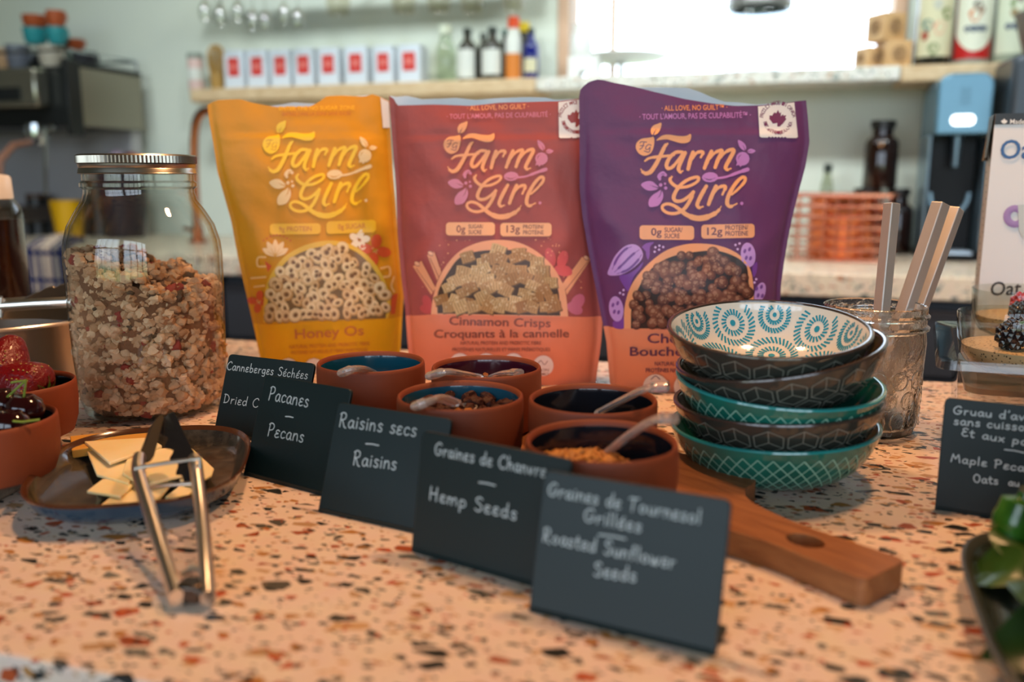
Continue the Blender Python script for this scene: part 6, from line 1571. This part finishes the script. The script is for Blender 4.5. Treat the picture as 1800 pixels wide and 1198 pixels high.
# grinder column at the far right
ua = wu(1768, 260, .42)
t = thing('coffee_grinder', 'tall dark coffee grinder at the far right of the back counter', 'grinder', Wp(ua + .09, .32, 0), TURN)
grd = mat('grinder_grey', '3A4046', .3, .4)
m = MB(); wbox(m, ua, ua + .18, .22, .42, 0, wz(1790, 105, .3)); m.build('body', grd, t, bevel=.012)
m = MB(); cc = Wp(ua + .09, .32, wz(1790, 105, .3)); m.lathe([(.05, 0), (.075, .09), (.078, .10), (.07, .105), (0, .11)], 28, cc); m.build('hopper', mat('grinder_hopper', '6A5E56', .15), t)
m = MB(); wbox(m, ua + .05, ua + .13, .42, .47, .16, .2); m.build('chute', blk, t, bevel=.004)

# amber growlers stacked in a pyramid
def growler(x, yt, yb, wpx, off, z0, label):
    k = wk(x, off); r = wpx * k / 2; H = (yb - yt) * k; c = Wp(wu(x, (yt + yb) / 2, off), off, z0)
    t = thing('amber_jar', label, 'jar', c, TURN, 'stacked amber jars')
    m = MB(); m.lathe([(0, 0), (r * .95, 0), (r, H * .03), (r, H * .66), (r * .9, H * .72), (r * .62, H * .77), (r * .60, H * .9), (r * .60, H * .94), (0, H * .94)], 32, c); m.build('jar_body', amber, t)
    m = MB(); m.lathe([(r * .62, H * .88), (r * .74, H * .89), (r * .74, H), (0, H)], 28, c); m.build('lid', mat('black_lid', '15120F', .35), t)
    return H
k_ = wk(1590, .15)
H1 = growler(1576, 331, 445, 52, .15, 0, 'amber jar at the lower right of the stack on the back counter')
growler(1521, 331, 445, 62, .16, 0, 'amber jar at the lower left of the stack, behind the copper basket')
growler(1549, 215, 330, 56, .16, H1 + .0005, 'tall amber jar standing on top of the two others')
bottle(1451, 288, 445, 22, .12, .0, (clear_mat('cruet_glass', 'DDE0D4', '8A8468', .04), dark_cap), 'slim clear oil cruet with a dark stopper behind the copper basket', 'cruet', neck=.55, shoulder=.7)
# copper basket with a copper pot
off = .40; ub0, ub1 = wu(1388, 400, off), wu(1572, 400, off); zb1 = wz(1480, 345, off); zb0 = .002
t = thing('wire_basket', 'copper wire basket on the back counter', 'basket', Wp((ub0 + ub1) / 2, off, 0), TURN)
cu_w = mat('copper_wire', 'D98C6E', .25, 1)
for q in range(7):
    z = zb0 + .003 + (zb1 - zb0) * q / 6; m = MB(); pts_ = rounded([(ub0, off - .11), (ub1, off - .11), (ub1, off + .06), (ub0, off + .06)], .02, 4)
    m.tube([Wp(a_, b_, z) for a_, b_ in pts_], .0032 if q < 6 else .005, 6, closed=True); m.build('hoop', cu_w, t)
for q in range(8):
    for o_ in (off - .11, off + .06):
        uu = ub0 + .02 + (ub1 - ub0 - .04) * q / 7; m = MB(); m.tube([Wp(uu, o_, zb0), Wp(uu, o_, zb1)], .0024, 6); m.build('upright', cu_w, t)
pcx = Wp(ub0 + (ub1 - ub0) * .52, off - .025, 0)
t = thing('copper_pot', 'shining copper pot inside the wire basket', 'pot', pcx, TURN)
hh = zb1 * 1.0; rp_ = (ub1 - ub0) * .34
m = MB(); m.lathe([(0, .007), (rp_ * .96, .007), (rp_, .014), (rp_, hh * .95), (rp_ * 1.03, hh), (rp_ * .98, hh), (rp_ * .95, .016), (0, .012)], 40, pcx); m.build('pot_body', copper, t)
m = MB(); m.tube([pcx + UX * (rp_ * 1.0 + a_) + V((0, 0, z)) for a_, z in ((0, hh * .8), (.03, hh * .78), (.034, hh * .5), (0, hh * .42))], .005, 8); m.build('handle', copper, t)

# ------------------------------------------------------------------ left: espresso machine with cups, faucet, towel, yellow cup
ob, of_ = .05, .39
ur = wu(252, 180, ob); ul = ur - .80
z1, z0 = wz(252, 127, ob), wz(252, 236, ob)
t = thing('espresso_machine', 'large steel espresso machine on the back counter at the left', 'espresso machine', Wp((ur + ul) / 2, .22, 0), TURN)
panel = mat('machine_panel', '9A9384', .30, .8); mdark = mat('machine_black', '1C1E1E', .3); chrome = mat('machine_chrome', 'C6CCD0', .12, 1)
m = MB(); wbox(m, ul, ur - .012, ob, of_ - .03, z0 + .01, z1 - .01); m.build('boiler_housing', mdark, t, bevel=.008)
m = MB(); wbox(m, ur - .012, ur, ob, of_ - .05, z0 + .012, z1 - .014); m.build('side_panel', panel, t, bevel=.004)
m = MB(); wbox(m, ur - .014, ur + .004, of_ - .05, of_ + .01, z0 - .02, z1 + .005); wbox(m, ur - .012, ur + .003, ob, of_, z1 - .014, z1); m.build('side_frame', mdark, t, bevel=.003)
m = MB(); wbox(m, ul, ur - .10, of_ - .03, of_ + .03, z0 + .07, z1 - .02); m.build('front_fascia', mat('machine_fascia', 'A8A494', .25, .9), t, bevel=.01)
m = MB(); wbox(m, ul + .05, ur - .16, of_ + .028, of_ + .034, z0 + .09, z0 + .13); m.build('display_strip', mdark, t)
m = MB(); wbox(m, ul, ur - .02, ob, .10, .0, z0 + .012); m.build('rear_column', mat('machine_grey', 'B4B2B4', .45, .2), t)
m = MB(); wbox(m, ul, ur - .34, .105, of_ + .06, .05, .105); m.build('drip_tray', mat('machine_tray', '6A625C', .35, .6), t, bevel=.006)
for uu in (ul + .05, ur - .42):
    for oo in (.14, of_ + .02):
        m = MB(); m.tube([Wp(uu, oo, 0), Wp(uu, oo, .052)], [.014, .018], 12); m.build('leg', chrome, t)
for q, uu in enumerate((ur - .18, ur - .40, ur - .62)):
    cc = Wp(uu, of_ - .04, 0); m = MB(); m.lathe([(0, z0 + .02), (.034, z0 + .02), (.036, z0 - .02), (.030, z0 - .045), (0, z0 - .048)], 24, cc); g = m.build('group_head', chrome, t)
    m = MB(); m.tube([Wp(uu, of_ - .02, z0 - .035), Wp(uu, of_ + .06, z0 - .05), Wp(uu + .01, of_ + .13, z0 - .10), Wp(uu + .012, of_ + .14, z0 - .17)], [.008, .011, .013, .012], 12); m.build('portafilter_handle', mat('walnut_handle', '9A6A54', .4), t)
m = MB(); m.tube([Wp(ur - .06, of_, z0 + .02), Wp(ur - .05, of_ + .06, z0 - .02), Wp(ur - .045, of_ + .08, z0 - .14), Wp(ur - .03, of_ + .10, z0 - .2)], .005, 8); m.build('steam_wand', chrome, t)
m = MB(); m.tube([Wp(ul, ob + .01, z1 + .035), Wp(ur - .01, ob + .01, z1 + .035), Wp(ur - .01, of_ - .02, z1 + .035), Wp(ul, of_ - .02, z1 + .035)], .005, 8)
for uu, oo in ((ur - .01, ob + .01), (ur - .01, of_ - .02), (ur - .3, of_ - .02), (ur - .6, of_ - .02)): m.tube([Wp(uu, oo, z1 - .012), Wp(uu, oo, z1 + .035)], .004, 8)
m.build('cup_rail', chrome, t)
# cups stacked on top
cup_cols = {'terracotta': mat('cup_terracotta', 'A8502A', .4), 'turquoise': mat('cup_turquoise', '2E8C92', .25), 'grey': mat('cup_grey', '6A6E7A', .3), 'white': mat('cup_white', 'BDB4A4', .35), 'green': mat('cup_green', '7A9A84', .35), 'charcoal': mat('cup_charcoal', '2E2E34', .3), 'tan': mat('cup_tan', 'B8926E', .4)}
def cup(x, yt, yb, wpx, off, colour, label, z=None):
    k = wk(x, off); r = wpx * k / 2; h = (yb - yt) * k; c = Wp(wu(x, (yt + yb) / 2, off), off, z if z is not None else wz(x, yb, off)); mm = cup_cols[colour]
    t = thing('cup', label, 'cup', c, TURN, 'cups stacked on the espresso machine')
    m = MB(); m.lathe([(0, 0), (r * .72, 0), (r * .9, h * .3), (r, h), (r * .94, h), (r * .84, h * .3), (0, h * .1)], 24, c); m.build('cup_body', mm, t)
    m = MB(); m.tube([c + UX * (r * a_) + V((0, 0, h * z_)) for a_, z_ in ((.95, .8), (1.35, .75), (1.38, .4), (.9, .3))], r * .09, 6); m.build('handle', mm, t)
    return c.z + h
zc = z1 + .0005
e1 = cup(30, 60, 98, 40, .25, 'grey', 'grey cup at the left on the espresso machine', zc)
e2 = cup(88, 70, 104, 40, .25, 'white', 'off-white cup under the turquoise ones on the espresso machine', zc)
e3 = cup(60, 74, 104, 30, .14, 'charcoal', 'charcoal cup at the back left on the espresso machine', zc)
e4 = cup(118, 74, 106, 36, .16, 'green', 'sage green cup beside the off-white one on the espresso machine', zc)
e5 = cup(148, 84, 110, 42, .20, 'charcoal', 'charcoal cup at the right end on the espresso machine', zc)
e6 = cup(62, 46, 72, 40, .25, 'turquoise', 'turquoise cup, the left one of the middle layer', max(e1, e2) + .0005)
e7 = cup(100, 42, 70, 34, .25, 'turquoise', 'turquoise cup, the right one of the middle layer', e2 + .0005 + .004)
cup(62, 30, 50, 42, .25, 'terracotta', 'terracotta cup on the left turquoise cup', e6 + .0005)
cup(98, 16, 42, 32, .25, 'terracotta', 'terracotta cup topmost of the stack', e7 + .0005)
cup(128, 58, 76, 36, .16, 'terracotta', 'terracotta cup on the sage green cup', e4 + .0005)
cup(6, 64, 98, 36, .24, 'tan', 'tan cup cut by the left edge of the picture', zc)
# glazed bowl of plums under the machine side, yellow tumbler, canisters
yc = Wp(wu(122, 400, .22), .22, 0); k = wk(122, .22)
t = thing('yellow_tumbler', 'bright yellow tumbler on the back counter behind the syrup bottle', 'tumbler', yc, TURN); hh = wz(122, 352, .22)
m = MB(); m.lathe([(0, 0), (22 * k, 0), (29 * k, hh), (28 * k, hh), (21 * k, .006), (0, .006)], 32, yc); m.build('tumbler_body', mat('yellow_plastic', 'DDA60A', .35), t)
dc = Wp(wu(72, 380, .16), .17, 0)
t = thing('canister', 'black canister between the bottle and the yellow tumbler', 'canister', dc, TURN); hh = wz(72, 340, .17)
m = MB(); m.lathe([(0, 0), (.036, 0), (.036, hh * .9), (0, hh * .9)], 28, dc); m.build('canister_body', mdark, t)
m = MB(); m.lathe([(.037, hh * .88), (.037, hh), (0, hh)], 28, dc); m.build('lid', mat('canister_lid', '4A3426', .4), t)
dc = Wp(wu(176, 340, .13), .13, 0); hh = wz(176, 316, .13)
t = thing('canister', 'black canister right of the yellow tumbler, behind the granola jar', 'canister', dc, TURN)
m = MB(); m.lathe([(0, 0), (.05, 0), (.05, hh * .9), (0, hh * .9)], 28, dc); m.build('canister_body', mdark, t)
m = MB(); m.lathe([(.051, hh * .88), (.051, hh), (0, hh)], 28, dc); m.build('lid', mdark, t)
bc = Wp(wu(212, 300, .19) , .19, 0); hh = wz(200, 285, .17)
t = thing('fruit_crock', 'dark crock of plums behind the granola jar lid', 'crock', bc, TURN)
m = MB(); m.lathe([(0, 0), (.06, 0), (.078, hh * .4), (.082, hh), (.077, hh), (.07, hh * .4), (0, .01)], 36, bc); m.build('crock_body', mat('plum_crock', '241C28', .3), t)
for q, (dx, dy, dz, cc) in enumerate(((-.045, 0, 0, '3A1A30'), (.0, -.02, .012, '8A7486'), (.045, .0, .004, '9A4A3A'), (.02, .035, .01, '4A1E34'), (-.02, .03, .012, '5A3A54'))):
    m = MB(); m.ball(bc + V((dx, dy, hh + dz)), .027, 3); solo('plum', m, mat('plum_' + cc, cc, .25), ('dark purple', 'dusky lilac', 'reddish', 'wine-coloured', 'grey-purple')[q] + ' plum heaped in the dark crock', 'plum', 'plums in the crock')
# copper faucet
fo = .34; fz = wz(345, 300, fo)
t = thing('faucet', 'curved copper faucet beside the golden pouch', 'faucet', Wp(wu(342, 320, fo), fo, 0), TURN)
m = MB(); m.tube([Wp(wu(342, 330, fo), fo, 0)] + [BW(x, y, fo) for x, y in catmull([(342, 320), (341, 270), (342, 235), (346, 210), (356, 197), (370, 195), (382, 205), (386, 225)], 5)], 7.5 * wk(345, fo), 14); m.build('spout', mat('faucet_copper', 'B8714C', .2, 1), t)
fb = Wp(wu(342, 330, fo), fo, 0); m = MB(); m.lathe([(0, 0), (.028, 0), (.028, .008), (.018, .014), (.017, .05), (0, .05)], 24, fb); m.build('base', mat('faucet_copper', 'B8714C', .2, 1), t)
m = MB(); m.tube([fb + V((0, 0, .035)), fb - UX * .05 + V((0, 0, .045))], .006, 10); m.build('lever', mat('faucet_copper', 'B8714C', .2, 1), t)
# striped towel over the counter edge
tv0, tv1 = along(G(48, 440)), along(G(140, 440))
ed = uvw(0, ev, 0); U_a = along(uvw(0, 0)) 
ua, ub = wu(52, 440, WALL_V - ev), wu(134, 440, WALL_V - ev)
m = MB(); n1, n2 = 26, 24; vs = []
for j in range(n2 + 1):
    q = j / n2
    for i in range(n1 + 1):
        s = i / n1; fold = .007 * math.sin(s * 16 + q * 1.2) + .004 * math.sin(s * 31)
        if q < .5: off_in = .09 * (1 - q / .5); z = .012 + .028 * math.sin(min(1, (1 - q / .5)) * 2.2 + .3) * (1 - .25 * s) * (1 - abs(2 * s - 1) ** 4) + abs(fold); p = uvw(ua + (ub - ua) * s * (1 - .25 * (1 - q / .5) * s), ev + off_in, z)
        else: dn = (q - .5) / .5 * .13; p = uvw(ua + (ub - ua) * (s * (1.0 + .12 * (q - .5))), ev - .012 - abs(fold) - .004 * s, .012 - dn)
        vs.append(p)
m.add(vs, [(j * (n1 + 1) + i, j * (n1 + 1) + i + 1, (j + 1) * (n1 + 1) + i + 1, (j + 1) * (n1 + 1) + i) for j in range(n2) for i in range(n1)])
for i_, f in enumerate(m.f):
    col = f[0] % (n1 + 1); row = f[0] // (n1 + 1); a_ = (col // 2) % 2; b_ = (row % 7 == 6)
    m.fc[i_] = lin('182656' if a_ or b_ else 'C4AE98') if col < 15 else lin('141E44' if (col // 2) % 2 or b_ else '8E8478')
o = solo('dish_towel', m, print_mat('towel_weave', .9, .2), 'blue and white striped dish towel hanging over the back counter edge', 'towel')
sm = o.modifiers.new('Solidify', 'SOLIDIFY'); sm.thickness = .002
